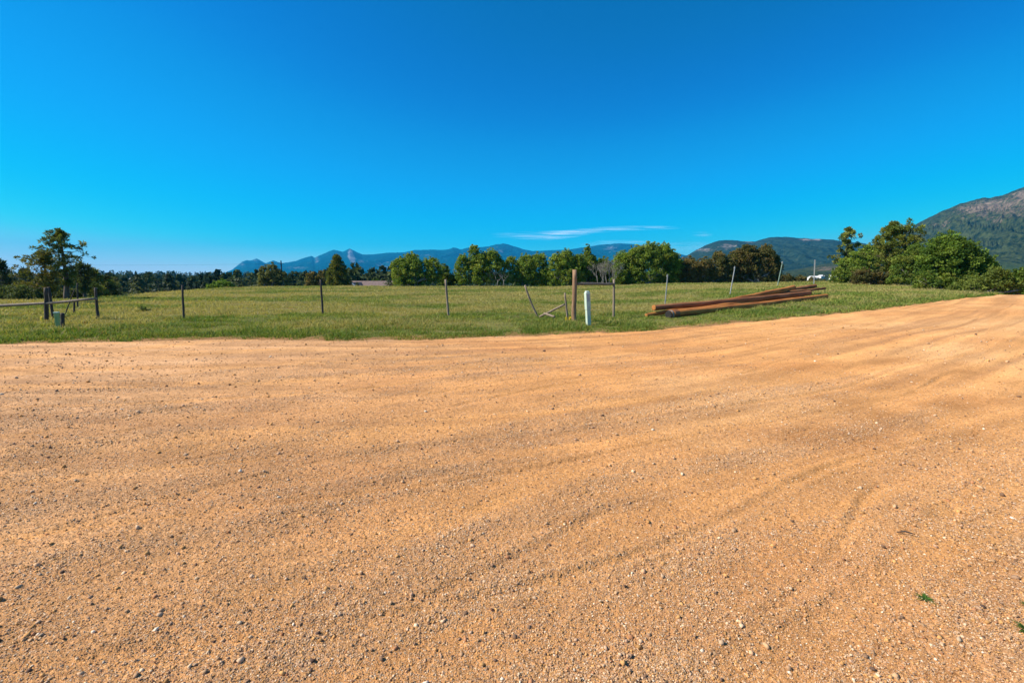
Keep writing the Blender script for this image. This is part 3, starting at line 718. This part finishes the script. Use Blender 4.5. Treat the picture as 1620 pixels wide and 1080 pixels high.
oak('hedge', 1310, 92, [(1300, 441, 14), (1325, 440, 12)], 'low hedge in front of the far white buildings', 242, cols=OAK_OLIVE*.9, cat='hedge', stems=1, dens=.6)
def snag(px, depth, top, label, seed, n=9, spread=16):
    rd = random.Random(seed); P = spot(px, depth); k = depth/727.6
    t = MB(); Ht = row_h(top, P)
    def grow(a, d, l, r, lev):
        e = a+d*l; t.tube([a, a.lerp(e, .5)+Vector((rd.uniform(-1, 1), rd.uniform(-1, 1), rd.uniform(-.5, .5)))*l*.08, e], [r, r*.8, r*.55], 5)
        if lev == 0: return
        for _ in range(rd.choice((2, 3, 3))):
            q = (d+Vector((rd.uniform(-.8, .8), rd.uniform(-.8, .8), rd.uniform(-.2, .5)))).normalized()
            grow(a.lerp(e, rd.uniform(.55, 1)), q, l*rd.uniform(.55, .8), r*.55, lev-1)
    for i in range(n):
        x = rd.uniform(-spread, spread)*k
        grow(Vector((x, rd.uniform(-.5, .3), -.1)), Vector((rd.uniform(-.35, .35), rd.uniform(-.2, .2), 1)).normalized(), Ht*.36, .06, 4)
    o = t.obj('dead_shrub', M_grey_bark, None, smooth=True); o.location = P
    return tagp(o, label, 'shrub')
snag(956, 63, 400, 'bare grey dead branches between the pointed oak and the broadest oak', 251)
snag(790, 65, 420, 'leafless grey brush at the foot of the second oak', 252, n=4, spread=10)

# ---- right group
RB = 'trees by the road crest on the right'
pine('pine_tree', 1336, 62, 361, [(.36, 4, 4), (.45, 28, 10), (.52, 30, 12), (.6, 12, 14), (.7, 20, 22), (.8, 20, 24), (.9, 14, 16), (1.0, 5, 5)], 'slim open pine at the left of the right hand tree group', 261, ntuft=130, tr_r=.13, tuft=.40, per=44, group=RB, cols=PINE*1.25)
oak('oak_tree', 1352, 60, [(1336, 408, 14), (1354, 396, 18), (1372, 387, 20)], 'green oak filling between the slim pine and the bushy pine', 262, cols=OAK, group=RB)
pine('pine_tree', 1407, 49, 352, [(.22, 12, 24), (.32, 26, 34), (.45, 30, 42), (.6, 33, 44), (.7, 30, 46), (.78, 28, 44), (.86, 22, 42), (.93, 14, 36), (1.0, 8, 16)], 'bushy pine with a visible trunk on the grass bank', 263, ntuft=420, tr_r=.16, tuft=.36, per=46, group=RB, cols=np.array([(.14, .18, .03), (.17, .20, .036), (.10, .15, .028), (.19, .20, .04)]))
snag(1377, 50, 425, 'bare grey twigs at the foot of the bushy pine', 264, n=5, spread=12)
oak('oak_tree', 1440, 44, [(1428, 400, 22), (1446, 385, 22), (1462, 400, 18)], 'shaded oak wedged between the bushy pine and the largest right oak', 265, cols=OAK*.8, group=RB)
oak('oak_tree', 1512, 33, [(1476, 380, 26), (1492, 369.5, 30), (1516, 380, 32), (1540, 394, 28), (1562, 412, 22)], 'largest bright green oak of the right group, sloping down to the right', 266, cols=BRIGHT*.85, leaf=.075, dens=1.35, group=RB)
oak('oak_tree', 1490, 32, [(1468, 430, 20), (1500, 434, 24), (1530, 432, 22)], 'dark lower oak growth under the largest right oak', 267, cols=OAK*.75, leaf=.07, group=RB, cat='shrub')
oak('shrub', 1550, 29, [(1520, 448, 18), (1545, 438, 22), (1575, 424, 22), (1600, 440, 16)], 'yellow green bush at the end of the road, in front of the large oak', 268, cols=np.array([(.14, .185, .034), (.17, .21, .04), (.11, .15, .03)]), leaf=.06, dens=1.2, cat='shrub', group=RB, low=.02)
oak('shrub', 1625, 30, [(1596, 430, 16), (1614, 425, 20), (1645, 420, 26), (1690, 424, 30)], 'dense green bush cut by the right edge of the view', 269, cols=BRIGHT*.7, leaf=.065, dens=1.1, cat='shrub', group=RB, low=.02)

oak('shrub', 1385, 47, [(1366, 425, 18), (1390, 428, 18), (1412, 432, 16)], 'dark low brush around the trunk of the bushy pine', 270, cols=OAK_OLIVE*.75, cat='shrub', stems=2, group=RB)
oak('shrub', 1345, 58, [(1326, 424, 14), (1348, 420, 16)], 'green brush at the foot of the slim pine', 271, cols=OAK*.85, cat='shrub', stems=2, group=RB)
# ---- wooded valley: individual conifers that can be told apart, then the far wood
def conifer_arrays(h, g_, cols, nl, lsize, rad=None, round_=False):
    rad = rad or h*.24
    z = h*(.08+.92*g_.random(nl)**.8)
    q = z/h
    prof = np.sin(np.clip(q, 0, 1)*math.pi)**.55 if round_ else (1-q)**.75*np.minimum(1, q*7)
    lob = .72+.4*np.sin(q*37+g_.uniform(0, 6))
    a = g_.uniform(0, 2*math.pi, nl); rr = rad*prof*lob*g_.uniform(.55, 1.1, nl)+.03*h
    p = np.stack([np.cos(a)*rr, np.sin(a)*rr, z], -1)
    s = lsize*g_.uniform(.6, 1.4, nl)
    nrm = g_.normal(0, .6, (nl, 3))+np.stack([np.cos(a), np.sin(a), .4+0*a], -1); nrm /= np.linalg.norm(nrm, axis=1)[:, None]
    t = np.cross(nrm, g_.normal(0, 1, (nl, 3))); t /= np.linalg.norm(t, axis=1)[:, None]+1e-9; b = np.cross(nrm, t)
    v = np.stack([p-t*s[:, None], p-b*s[:, None]*.6, p+t*s[:, None], p+b*s[:, None]*.6], 1).reshape(-1, 3)
    c = cols[g_.integers(0, len(cols))]*g_.uniform(.8, 1.2)*g_.uniform(.6, 1.4, (nl, 1))
    return v, np.repeat(c, 4, 0)
FOREST = np.array([(.035, .058, .030), (.048, .070, .034), (.062, .085, .036), (.028, .048, .028), (.075, .095, .038)])
gp = np.random.default_rng(77)
protos = []
for i in range(5):
    v, c = conifer_arrays(9.0, gp, FOREST*1.05, 620, .34, rad=2.3+.25*i, round_=(i % 2 == 1))
    me = mesh_np('crown', v, np.arange(len(v)).reshape(-1, 4), M_needle, col=c)
    tr = MB().tube([(0, 0, -.6), (0, 0, 4), (.1, 0, 8.6)], [.22, .15, .04], 6); tro = tr.obj('trunk', M_bark, None)
    protos.append((me, tro))
used = [False]*5
VG = 'conifers in the wooded valley beyond the meadow'
rd = random.Random(9)
spots = []
for i in range(64):
    px = 160+ (470*(i+rd.random())/64); D = rd.uniform(95, 190)
    spots.append((px, D))
for i, (px, D) in enumerate(sorted(spots, key=lambda q: q[1])):
    k = i % 5; P = spot(px, D); P.z -= .2
    want = row_h(rd.uniform(434, 448), P); s = max(.45, min(1.25, want/9))
    root = empty('conifer_tree', P, rd.uniform(0, 6.28)); root.scale = (s*rd.uniform(.9, 1.2), s*rd.uniform(.9, 1.2), s)
    tagp(root, 'dark green conifer among others in the wooded valley beyond the meadow', 'tree', VG)
    for src in protos[k]:
        if not used[k]: o = src
        else: o = src.copy(); COL.objects.link(o)
        o.parent = root
    used[k] = True
gf = np.random.default_rng(99)
Vs, Cs = [], []
def wood(n, px0, px1, d0, d1, h0, h1, cols=FOREST, nl=90, pw=1.0):
    for i in range(n):
        px = gf.uniform(px0, px1); D = d0*(d1/d0)**(gf.random()**pw)
        x = (px-810)/727.6*D; z = float(H(x, D)); h = gf.uniform(h0, h1)
        v, c = conifer_arrays(h, gf, cols, nl, h*.085, rad=h*gf.uniform(.22, .42), round_=gf.random() < .5)
        Vs.append(v+np.array([x, D, z-.3])); Cs.append(c)
wood(620, -40, 660, 130, 420, 6, 10.5)
wood(1300, -60, 1250, 350, 1500, 8, 13, nl=50, pw=1.4)
wood(420, -40, 660, 90, 330, 2.2, 5, cols=np.array([(.06, .10, .03), (.05, .075, .028), (.08, .11, .035)]), nl=110)
wood(260, 1180, 1500, 200, 900, 4, 8, nl=60)
wood(60, 640, 1240, 110, 300, 4, 7, nl=90)
V_ = np.concatenate(Vs); C_ = np.concatenate(Cs)
fo = mesh_np('forest', V_, np.arange(len(V_)).reshape(-1, 4), M_far_needle, col=C_)
tagp(fo, kind='stuff', label='dark conifer wood covering the valley below the mountains', cat='forest')

# ================================================================ BUILDINGS
def gable_roof(w_, d_, h, z, ov=.4, th=.18):
    # ridge along x
    W, Dp = w_/2+ov, d_/2+ov; zz = z-ov*h/(d_/2)
    v = [(-W, -Dp, zz), (W, -Dp, zz), (W, 0, z+h), (-W, 0, z+h), (W, Dp, zz), (-W, Dp, zz)]
    v2 = [(a, b, c-th) for a, b, c in v]
    f = [(0, 1, 2, 3), (3, 2, 4, 5)]; f2 = [tuple(i+6 for i in q[::-1]) for q in f]
    side = [(0, 6, 7, 1), (4, 10, 11, 5), (1, 7, 8, 2), (2, 8, 10, 4), (0, 3, 9, 6), (3, 5, 11, 9)]
    return v+v2, f+f2+side
def gable_walls(w_, d_, h, z):
    W, Dp = w_/2, d_/2
    v = [(-W, -Dp, -1), (W, -Dp, -1), (W, Dp, -1), (-W, Dp, -1), (-W, -Dp, z), (W, -Dp, z), (W, Dp, z), (-W, Dp, z), (-W, 0, z+h-.2), (W, 0, z+h-.2)]
    return v, [(0, 1, 5, 4), (2, 3, 7, 6), (1, 2, 6, 9, 5), (3, 0, 4, 8, 7)]
def house(px, D, ridge_row, w_, d_, rh, rz, wall_m, roof_m, label, name='house', extra=None, group=None):
    P = spot(px, D); root = empty(name, P, rz); tagp(root, label, 'house', group)
    top = row_h(ridge_row, P); z = top-rh
    b = MB().add(*gable_walls(w_, d_, rh, z)); b.obj('wall', wall_m, root)
    b = MB().add(*gable_roof(w_, d_, rh, z+.06)); b.obj('roof', roof_m, root)
    for s in (-.28, .25):
        f = MB().box((s*w_, -d_/2-.02, z-1.3), (1.5, .06, 1.2)).obj('window', M_white, root)
        MB().box((s*w_, -d_/2-.06, z-1.3), (1.3, .04, 1.0)).obj('pane', M_glass, f)
    MB().box((0, -d_/2-.03, z-2.0), (1.0, .06, 2.1)).obj('door', M_wallbrown, root)
    return root, z, top
hr, z, top = house(602, 104, 444.6, 14.5, 8.5, 2.0, R(0), M_wallbrown, M_roof, 'brown roofed house sunk behind the meadow crest')
hr.location.y += 0
gx = -4.2
# front cross gable with pale barge boards
W2 = 2.6
v = [(gx-W2, -7.2, z-.25), (gx, -7.2, top-.2), (gx+W2, -7.2, z-.25), (gx-W2, -.6, z-.25), (gx, -.2, top-.2), (gx+W2, -.6, z-.25)]
vb = [(a, b, c-.16) for a, b, c in v]
cg = MB().add(v+vb, [(0, 1, 4, 3), (1, 2, 5, 4), (9, 10, 7, 6), (10, 11, 8, 7), (0, 6, 7, 1), (1, 7, 8, 2)]).obj('cross_gable_roof', M_roof, hr)
MB().add([(gx-W2+.5, -6.9, -1), (gx+W2-.5, -6.9, -1), (gx+W2-.5, -6.9, z-.15), (gx, -6.9, top-.45), (gx-W2+.5, -6.9, z-.15), (gx-W2+.5, -4, -1), (gx+W2-.5, -4, -1), (gx+W2-.5, -4, z-.15), (gx, -4, top-.45), (gx-W2+.5, -4, z-.15)],
         [(0, 1, 2, 3, 4), (5, 0, 4, 9), (1, 6, 7, 2), (6, 5, 9, 8, 7)]).obj('gable_wall', M_wallbrown, hr)
MB().tube([(gx, -7.28, top-.25), (gx+W2, -7.28, z-.30)], .13, 4).obj('barge_board', M_white, hr)
MB().tube([(gx-W2, -7.28, z-.30), (gx, -7.28, top-.25)], .10, 4).obj('barge_board', M_wallbrown, hr)
house(224, 210, 440.5, 9, 7, 1.5, .2, M_white, M_white, 'small white house among the trees left of the bright green oak')
house(371, 240, 438.0, 10, 7, 1.6, -.2, M_white, M_roof_teal, 'white house with a teal roof above the bright green oak')
house(641, 230, 434.6, 9, 7, 1.6, .3, M_cream, M_roof, 'cream house beside the left end of the oak row')
house(1287, 620, 436.6, 11, 8, 2, .1, M_white, M_white, 'long white building on the right, behind the last steel post')
house(1299, 760, 434.8, 8, 7, 2, .3, M_white, M_white, 'small white building behind the long white one', )
house(1322, 640, 435.2, 12, 8, 2, -.1, M_white, M_white, 'white building at the left foot of the slim pine')

# utility pole and its wire
P = spot(446, 170); pr = empty('utility_pole', P); tagp(pr, 'dark utility pole rising above the grey green oak', 'utility pole')
ht = row_h(412.5, P)
MB().tube([(0, 0, -.5), (0, 0, ht)], [.28, .2], 8).obj('pole', M_dark_wood, pr)
MB().box((0, -.26, ht-1.0), (2.4, .14, .16)).obj('crossarm', M_dark_wood, pr)
p0 = P+Vector((-1.0, -.26, ht-.85)); pts = []
for i in range(13):
    q = i/12; pts.append((p0.x-q*150, p0.y-q*14, p0.z-.2+1.0*q-4*q*(1-q)*1.2))
tagp(MB().tube(pts, .022, 4).obj('overhead_wire', M_black), 'thin overhead wire running left from the utility pole', 'wire')

# ================================================================ FENCES, POSTS, LOGS
def post(base, top, r, m, label, cat='fence post', name='fence_post', group=None, depth=None, n=10, taper=.9, kink=0, cut=.0, seed=1):
    b = ground_px(*base); rd = random.Random(seed)
    d = depth or b.y; b = Vector((b.x, b.y, float(gz(b.x, b.y))))
    t = at(top[0], top[1], d); v = t-b
    mb = MB(); pts = [Vector((0, 0, -.25))+v*(-.05)]
    K = 6
    for i in range(K+1):
        q = i/K; pts.append(v*q+Vector((math.sin(q*math.pi)*kink+rd.uniform(-1, 1)*r*.12, rd.uniform(-1, 1)*r*.12, 0)))
    rads = [r]+[r*(1-(1-taper)*i/K) for i in range(K+1)]
    mb.tube(pts, rads, n, wob=.06, rnd=rd)
    nv = len(mb.v)
    for i in range(n):          # rough, slightly slanted top
        x, y, zz = mb.v[nv-n+i]; mb.v[nv-n+i] = (x, y, zz+cut*(i/n-.5)*r+rd.uniform(-.1, .1)*r)
    o = mb.obj(name, m, None, smooth=True); o.location = b
    return tagp(o, label, cat, group)
def rail(a, b, r, m, label, name='fence_rail', cat='fence rail', sag=.0, n=8, seed=3, group=None):
    rd = random.Random(seed); v = b-a; K = 8
    pts = [v*(i/K)+Vector((0, 0, -sag*math.sin(math.pi*i/K)+rd.uniform(-1, 1)*r*.15)) for i in range(K+1)]
    o = MB().tube(pts, [r*(1.1-.2*i/K) for i in range(K+1)], n, wob=.07, rnd=rd).obj(name, m, None, smooth=True); o.location = a
    return tagp(o, label, cat, group)
LG = 'posts of the wire fence along the meadow'
post((73.5, 508), (73, 455), .063, M_dark_wood, 'thick dark corner post with yellow tape at its foot', seed=11)
post((84.5, 504), (77, 454), .045, M_dark_wood, 'leaning dark post just right of the thick corner post', seed=12)
post((155.5, 507), (151, 455), .045, M_dark_wood, 'dark post carrying the right end of the left rail', seed=13)
post((117.5, 497), (117.5, 473), .036, M_dark_wood, 'short dark post under the rail between the corner posts', seed=14)
post((123, 486), (122.5, 448), .035, M_dark_wood, 'thin mossy post behind the rail among the pines', seed=15)
post((102, 501), (118, 458), .02, M_dark_wood, 'thin slanting brace pole behind the green pedestal', seed=16, cat='brace pole', name='brace_pole')
post((291, 507), (288.5, 451), .036, M_dark_wood, 'straight slim dark post right of the mullein, alone in the grass', seed=17, group=LG)
post((511, 498.5), (507, 442), .042, M_dark_wood, 'slim dark post in front of the cone shaped pine and house', seed=18, group=LG)
post((709.5, 501), (705, 442), .045, M_pole_wood, 'grey wooden post in front of the gap in the oak row', seed=19, group=LG)
post((851, 503), (830.5, 451), .038, M_pole_wood, 'strongly leaning weathered post with the fallen rail at its foot', seed=20, kink=-.035)
post((898, 507), (893.5, 463), .040, M_pole_wood, 'short weathered post with yellow tape at its foot, beside the brown gate post', seed=21, taper=.8)
post((908, 511), (909, 426.5), .080, M_red_wood, 'tall thick brown gate post, highest of all posts', seed=22, cat='gate post', name='gate_post', n=14, taper=.92)
post((970.5, 503), (971.5, 442), .046, M_pole_wood, 'weathered post holding the right end of the gate crossbar', seed=23)
y1 = ground_px(73.5, 508).y-.12
ya = ground_px(153, 507).y-.12
rail(at(-40, 484.5, y1), at(152, 472.2, ya), .048, M_pole_wood, 'long weathered rail across the left posts', sag=.05, n=10)
yg = ground_px(908, 511).y; yh = ground_px(970.5, 503).y
rail(at(914, 449, yg), at(970, 449.5, yh), .046, M_pole_wood, 'weathered crossbar between the brown gate post and its neighbour', seed=5, name='gate_crossbar', cat='crossbar')
yb = ground_px(851, 503).y
rail(at(852.5, 502.5, yb-.1)+Vector((0, 0, .02)), at(893, 481.5, yb-.6), .037, M_pole_wood, 'broken rail propped from the grass against the short post', seed=6)
rail(at(861, 495.5, yb-.45), at(877.5, 501, yb-.9), .042, M_pole_wood, 'short pale rail piece lying across the broken rail', seed=7)
def tape(px, py, w, h, label, seed):
    b = ground_px(px, py); rd = random.Random(seed)
    t = MB()
    for i in range(5):
        an = rd.uniform(0, 6.28); x = rd.uniform(-w, w)*.5; l = h*rd.uniform(.6, 1)
        t.box((x, -.13+rd.uniform(-.02, .02), l*.5), (w*.32, .012, l), rz=rd.uniform(-.5, .5))
    o = t.obj('marker_tape', M_yellow); o.location = b+Vector((0, 0, .02))
    return tagp(o, label, 'tape')
tape(73.5, 511, .12, .22, 'yellow marker tape at the foot of the thick dark corner post', 1)
tape(898, 509.5, .16, .22, 'yellow marker tape at the foot of the short weathered post', 2)

def tpost(base, top, m, label, depth=None):
    if depth is None: b = ground_px(*base)
    else: b = spot(base[0], depth)
    t = at(top[0], top[1], b.y); v = t-b
    root = empty('steel_post', b); tagp(root, label, 'fence post', 'steel T posts along the right of the meadow')
    k = max(1.0, b.y/24)
    mb = MB()
    h = v.length; q = v.to_track_quat('Z', 'Y').to_matrix().to_4x4()
    def tr(mbx):
        mbx.v = [tuple(q @ Vector(p)) for p in mbx.v]; return mbx
    mb.box((0, 0, h/2-.15), (.045*k, .008*k, h+.3)); mb.box((0, -.022*k, h/2-.15), (.008*k, .036*k, h+.3))
    for i in range(int(h/.12)): mb.box((0, .009*k, .2+i*.12), (.018*k, .01*k, .02))
    tr(mb).obj('stake', m, root)
    c = MB().box((0, 0, h-.06), (.05*k, .045*k, .12)); tr(c).obj('post_cap', M_steel, root)
tpost((1051.5, 483), (1056, 434.5), M_steel, 'pale steel post above the near end of the log pile')
tpost((1154.5, 466), (1162.5, 422), M_steel, 'leaning pale steel post behind the middle of the log pile')
tpost((1231, 451), (1238, 414), M_steel_g, 'green steel post behind the right end of the log pile', depth=44)
tpost((1289, 447), (1289.5, 411), M_steel, 'farthest upright steel post in front of the middle mountain', depth=52)

# pedestals
b = ground_px(931, 516); b.z = float(gz(b.x, b.y))
t_ = at(928, 460, b.y); v = t_-b
root = empty('utility_pedestal', b); root.rotation_euler = (0, math.atan2(v.x, v.z)-0.0, R(22))
tagp(root, 'tall pale green telecom pedestal leaning left beside the brown gate post', 'pedestal')
hh = v.length; a_w = .135
MB().box((0, 0, hh*.22), (a_w*.98, a_w*.85, hh*.5)).obj('lower_cover', M_plas, root, bevel=.012)
MB().box((0, 0, hh*.705), (a_w*1.12, a_w*.98, hh*.50)).obj('upper_cover', M_plas, root, bevel=.014)
MB().box((0, 0, hh*.975), (a_w*1.0, a_w*.86, hh*.05), taper=.7).obj('cap', M_plas, root, bevel=.01)
MB().box((.0, -a_w*.5, hh*.80), (a_w*.55, .012, hh*.2)).obj('label_plate', M_grey_panel, root)
MB().box((.0, -a_w*.51, hh*.53), (a_w*.25, .03, .05)).obj('latch', M_steel, root)
b = ground_px(92.5, 517); b.z = float(gz(b.x, b.y)); hh = row_h(493.5, b)
root = empty('utility_pedestal', b, R(20)); tagp(root, 'short sage green pedestal beside the left corner post', 'pedestal')
MB().box((0, 0, hh*.45), (.11, .10, hh*1.0)).obj('cover', M_plas2, root, bevel=.012)
MB().box((0, 0, hh*.96), (.122, .112, hh*.09)).obj('lid', M_plas, root, bevel=.01)
post((100, 519), (98.5, 495), .050, M_dark_wood, 'stub of a dark mossy post touching the short green pedestal', seed=31)

# logs: near point, far point
def log(a, b, r0, r1, m, label, seed, endm=M_log_end, extra=None):
    rd = random.Random(seed); v = b-a; Lh = v.length
    root = empty('wooden_pole', a); root.rotation_mode = 'QUATERNION'; root.rotation_quaternion = v.to_track_quat('X', 'Z')
    tagp(root, label, 'pole', 'treated wooden poles piled in the grass')
    K = 14; pts = [(Lh*i/K, rd.uniform(-.012, .012), rd.uniform(-.012, .012)-.03*math.sin(math.pi*i/K)) for i in range(K+1)]
    MB().tube(pts, [r0+(r1-r0)*i/K for i in range(K+1)], 18, caps=False, wob=.015, rnd=rd).obj('shaft', m, root, smooth=True)
    for x, r, sgn in ((0, r0, -1), (Lh, r1, 1)):
        mb = MB(); n = 18; vv = [(x+sgn*.012, 0, 0)]+[(x+sgn*.004, .8*r*math.cos(6.2832*i/n), .8*r*math.sin(6.2832*i/n)) for i in range(n)]+[(x-sgn*.004, r*.99*math.cos(6.2832*i/n), r*.99*math.sin(6.2832*i/n)) for i in range(n)]
        ff = []
        for i in range(n):
            j = (i+1) % n; ff.append((0, 1+i, 1+j) if sgn > 0 else (0, 1+j, 1+i)); ff.append((1+i, 1+n+i, 1+n+j, 1+j) if sgn > 0 else (1+j, 1+n+j, 1+n+i, 1+i))
        mb.add(vv, ff).obj('end_face', endm, root)
    if extra: extra(root, r0)
    return root
def onground(px, row, r):
    p = ground_px(px, row); p.z = float(gz(p.x, p.y))+r*.92; return p
A1 = onground(1058, 504, .135); B1 = onground(1306, 473, .10)
def collar(root, r):
    MB().tube([(-.03, 0, 0), (.02, 0, 0), (.021, 0, 0)], [r*.97, r*.97, r*.5], 18).obj('tarred_end', M_black, root)
    MB().tube([(.03, 0, 0), (.10, 0, 0)], r*1.06, 18).obj('band', M_grey_bark, root)
    MB().tube([(.16, 0, 0), (.42, 0, 0)], [r*1.12, r*1.05], 18).obj('sleeve', M_log_dark, root)
log(A1, B1, .15, .112, M_log, 'lowest and nearest pole, thick, with a black tarred end and band', 41, extra=collar)
L3a = at(1034, 486.5, A1.y+.75); L3b = at(1281, 463.2, B1.y+.05)
log(L3a, L3b, .104, .112, M_log_dark, 'dark pole resting on top, its orange cut end jutting out left', 42)
L4a = onground(1022, 503, .09); L4b = at(1255, 455.0, B1.y+1.9)
log(L4a, L4b, .07, .12, M_log, 'orange pole whose thin end pokes out lowest on the left', 43)
L2a = Vector((A1.x+.35, A1.y+.65, A1.z-.02)); 
log(Vector((A1.x+.6, A1.y+.75, float(gz(A1.x+.6, A1.y+.75))+.11)), at(1262, 466, B1.y+.35), .12, .12, M_log, 'pole hidden in the middle of the pile between the front and the top pole', 44)
log(at(1212, 462.0, B1.y+1.5), at(1290, 452.2, B1.y+2.9), .10, .10, M_log_dark, 'short dark pole sticking out highest at the right end', 45, endm=M_log_dark)
log(at(1195, 465.5, B1.y+.5), at(1305, 456.0, B1.y+2.3), .07, .062, M_log_dark, 'thin brown pole sticking out farthest right below the highest one', 46, endm=M_log_dark)

# ---- small plants and the stick on the road
def weed(px, py, r, n, hgt, label, seed, name='weed', cols=((.07, .15, .025), (.10, .19, .035)), wd=.05):
    g_ = np.random.default_rng(seed); b = ground_px(px, py)
    V, C = [], []
    for i in range(n):
        an = g_.uniform(0, 2*math.pi); l = r*g_.uniform(.4, 1); el = g_.uniform(.15, 1.2)
        d = np.array([math.cos(an)*math.cos(el), math.sin(an)*math.cos(el), math.sin(el)*hgt/r]); s = np.array([-math.sin(an), math.cos(an), 0])*l*wd
        b0 = np.array([0, 0, 0]); m_ = d*l*.5+np.array([0, 0, l*.08]); e = d*l
        V += [b0, m_-s, e, m_+s]; C += [np.array(cols[i % len(cols)])*g_.uniform(.7, 1.3)]*4
    o = mesh_np(name, np.array(V), np.arange(len(V)).reshape(-1, 4), M_blade, col=np.array(C)); o.location = (b.x, b.y, float(rz(b.x, b.y)) if name == 'weed' else b.z)
    return tagp(o, label, 'plant')
weed(1464, 951, .062, 60, .02, 'small green weed alone on the gravel at lower right', 1)
weed(1620, 1000, .075, 60, .04, 'green weed at the right edge of the gravel, lower of two', 2)
weed(1624, 966, .06, 40, .03, 'green weed at the right edge of the gravel, upper of two', 3)
weed(229, 493, .42, 40, .35, 'broad leaved mullein plant in the grass left of a slim post', 4, name='mullein', cols=((.07, .11, .05), (.10, .14, .07)), wd=.13)
weed(97, 508, .30, 70, .45, 'leafy yellow green weed growing beside the short green pedestal', 5, name='leafy_weed', cols=((.10, .14, .03), (.14, .17, .04)), wd=.11)
p0 = ground_px(1418, 847); p1 = ground_px(1447, 851)
z0 = float(rz(p0.x, p0.y))+.012
tagp(MB().tube([(p0.x, p0.y, z0), ((p0.x+p1.x)/2, (p0.y+p1.y)/2+.008, z0+.008), (p1.x, p1.y, z0)], [.003, .005, .003], 6).obj('stick', M_dark_wood), 'thin dark stick lying on the gravel at lower right', 'stick')

# ================================================================ CIRRUS CLOUD (high, thin, outside the haze)
m, nt, out = mat('cirrus'); L = nt.links
tc = N(nt, 'ShaderNodeTexCoord'); mp = N(nt, 'ShaderNodeMapping'); mp.inputs['Scale'].default_value = (.00035, .0007, 1); L.new(tc.outputs['Object'], mp.inputs[0])
no = N(nt, 'ShaderNodeTexNoise', Scale=1.0, Detail=7, Roughness=.55); L.new(mp.outputs[0], no.inputs[0])
at_ = N(nt, 'ShaderNodeAttribute', attribute_name='Col'); sp = N(nt, 'ShaderNodeSeparateColor'); L.new(at_.outputs[0], sp.inputs[0])
mr = N(nt, 'ShaderNodeMapRange'); L.new(no.outputs[0], mr.inputs[0]); mr.inputs[1].default_value = .40; mr.inputs[2].default_value = 1.35
mu = N(nt, 'ShaderNodeMath', operation='MULTIPLY'); L.new(mr.outputs[0], mu.inputs[0]); L.new(sp.outputs[0], mu.inputs[1])
tr = N(nt, 'ShaderNodeBsdfTransparent'); df = N(nt, 'ShaderNodeBsdfTranslucent'); df.inputs[0].default_value = (.95, .95, .97, 1)
mx = N(nt, 'ShaderNodeMixShader'); L.new(mu.outputs[0], mx.inputs[0]); L.new(tr.outputs[0], mx.inputs[1]); L.new(df.outputs[0], mx.inputs[2]); L.new(mx.outputs[0], out.inputs[0])
def cloud(spans, alt, label):
    # spans: px, top row, bottom row, strength along the streak
    xs = np.linspace(spans[0][0], spans[-1][0], 90); tb = np.interp(xs, [s[0] for s in spans], [s[1] for s in spans]); bb = np.interp(xs, [s[0] for s in spans], [s[2] for s in spans]); st = np.interp(xs, [s[0] for s in spans], [s[3] for s in spans])
    nv = 24; V, C = [], []
    for j in range(nv):
        q = j/(nv-1); row = tb+(bb-tb)*q
        Y = (alt-CAMZ)*727.6/(435-row); X = (xs-810)/727.6*Y
        V.append(np.stack([X, Y, alt+60*np.sin(X/900)*0+0*X], -1)); C.append(np.repeat((st*math.sin(math.pi*q)**.8)[:, None], 3, 1))
    V = np.concatenate(V); C = np.concatenate(C); na = len(xs)
    i = np.arange(nv-1)[:, None]*na; j = np.arange(na-1)[None]
    F = np.stack([i+j, i+j+1, i+na+j+1, i+na+j], -1).reshape(-1, 4)
    o = mesh_np('cirrus_cloud', V, F, m, col=C, smooth=True); return tagp(o, kind='structure')
cloud([(775, 370, 377, 0), (830, 368, 381, .9), (870, 366, 382, 1.7), (905, 363, 378, 1.5), (940, 361, 371, 1.1), (990, 359, 367, .9), (1040, 359, 365, .9), (1074, 360, 365, 0)], 3200, '')
cloud([(915, 384, 395, 0), (950, 381, 396, .9), (1000, 380, 395, .9), (1050, 384, 398, .6), (1110, 382, 402, .5), (1150, 386, 398, 0)], 3200, '')
cloud([(1090, 368, 376, 0), (1110, 368, 377, .5), (1125, 369, 376, 0)], 3200, '')

# ================================================================ HAZE
m, nt, out = mat('haze_air')
pv = N(nt, 'ShaderNodeVolumePrincipled'); pv.inputs['Density'].default_value = .000082; pv.inputs['Color'].default_value = (.03, .47, 1, 1); pv.inputs['Anisotropy'].default_value = .1
nt.links.new(pv.outputs[0], out.inputs['Volume'])
hz = MB().box((0, 0, (640-60)/2), (19400, 19400, 640+60)).obj('haze', m)
tagp(hz, kind='stuff', label='thin blue air between the camera and the mountains', cat='haze')
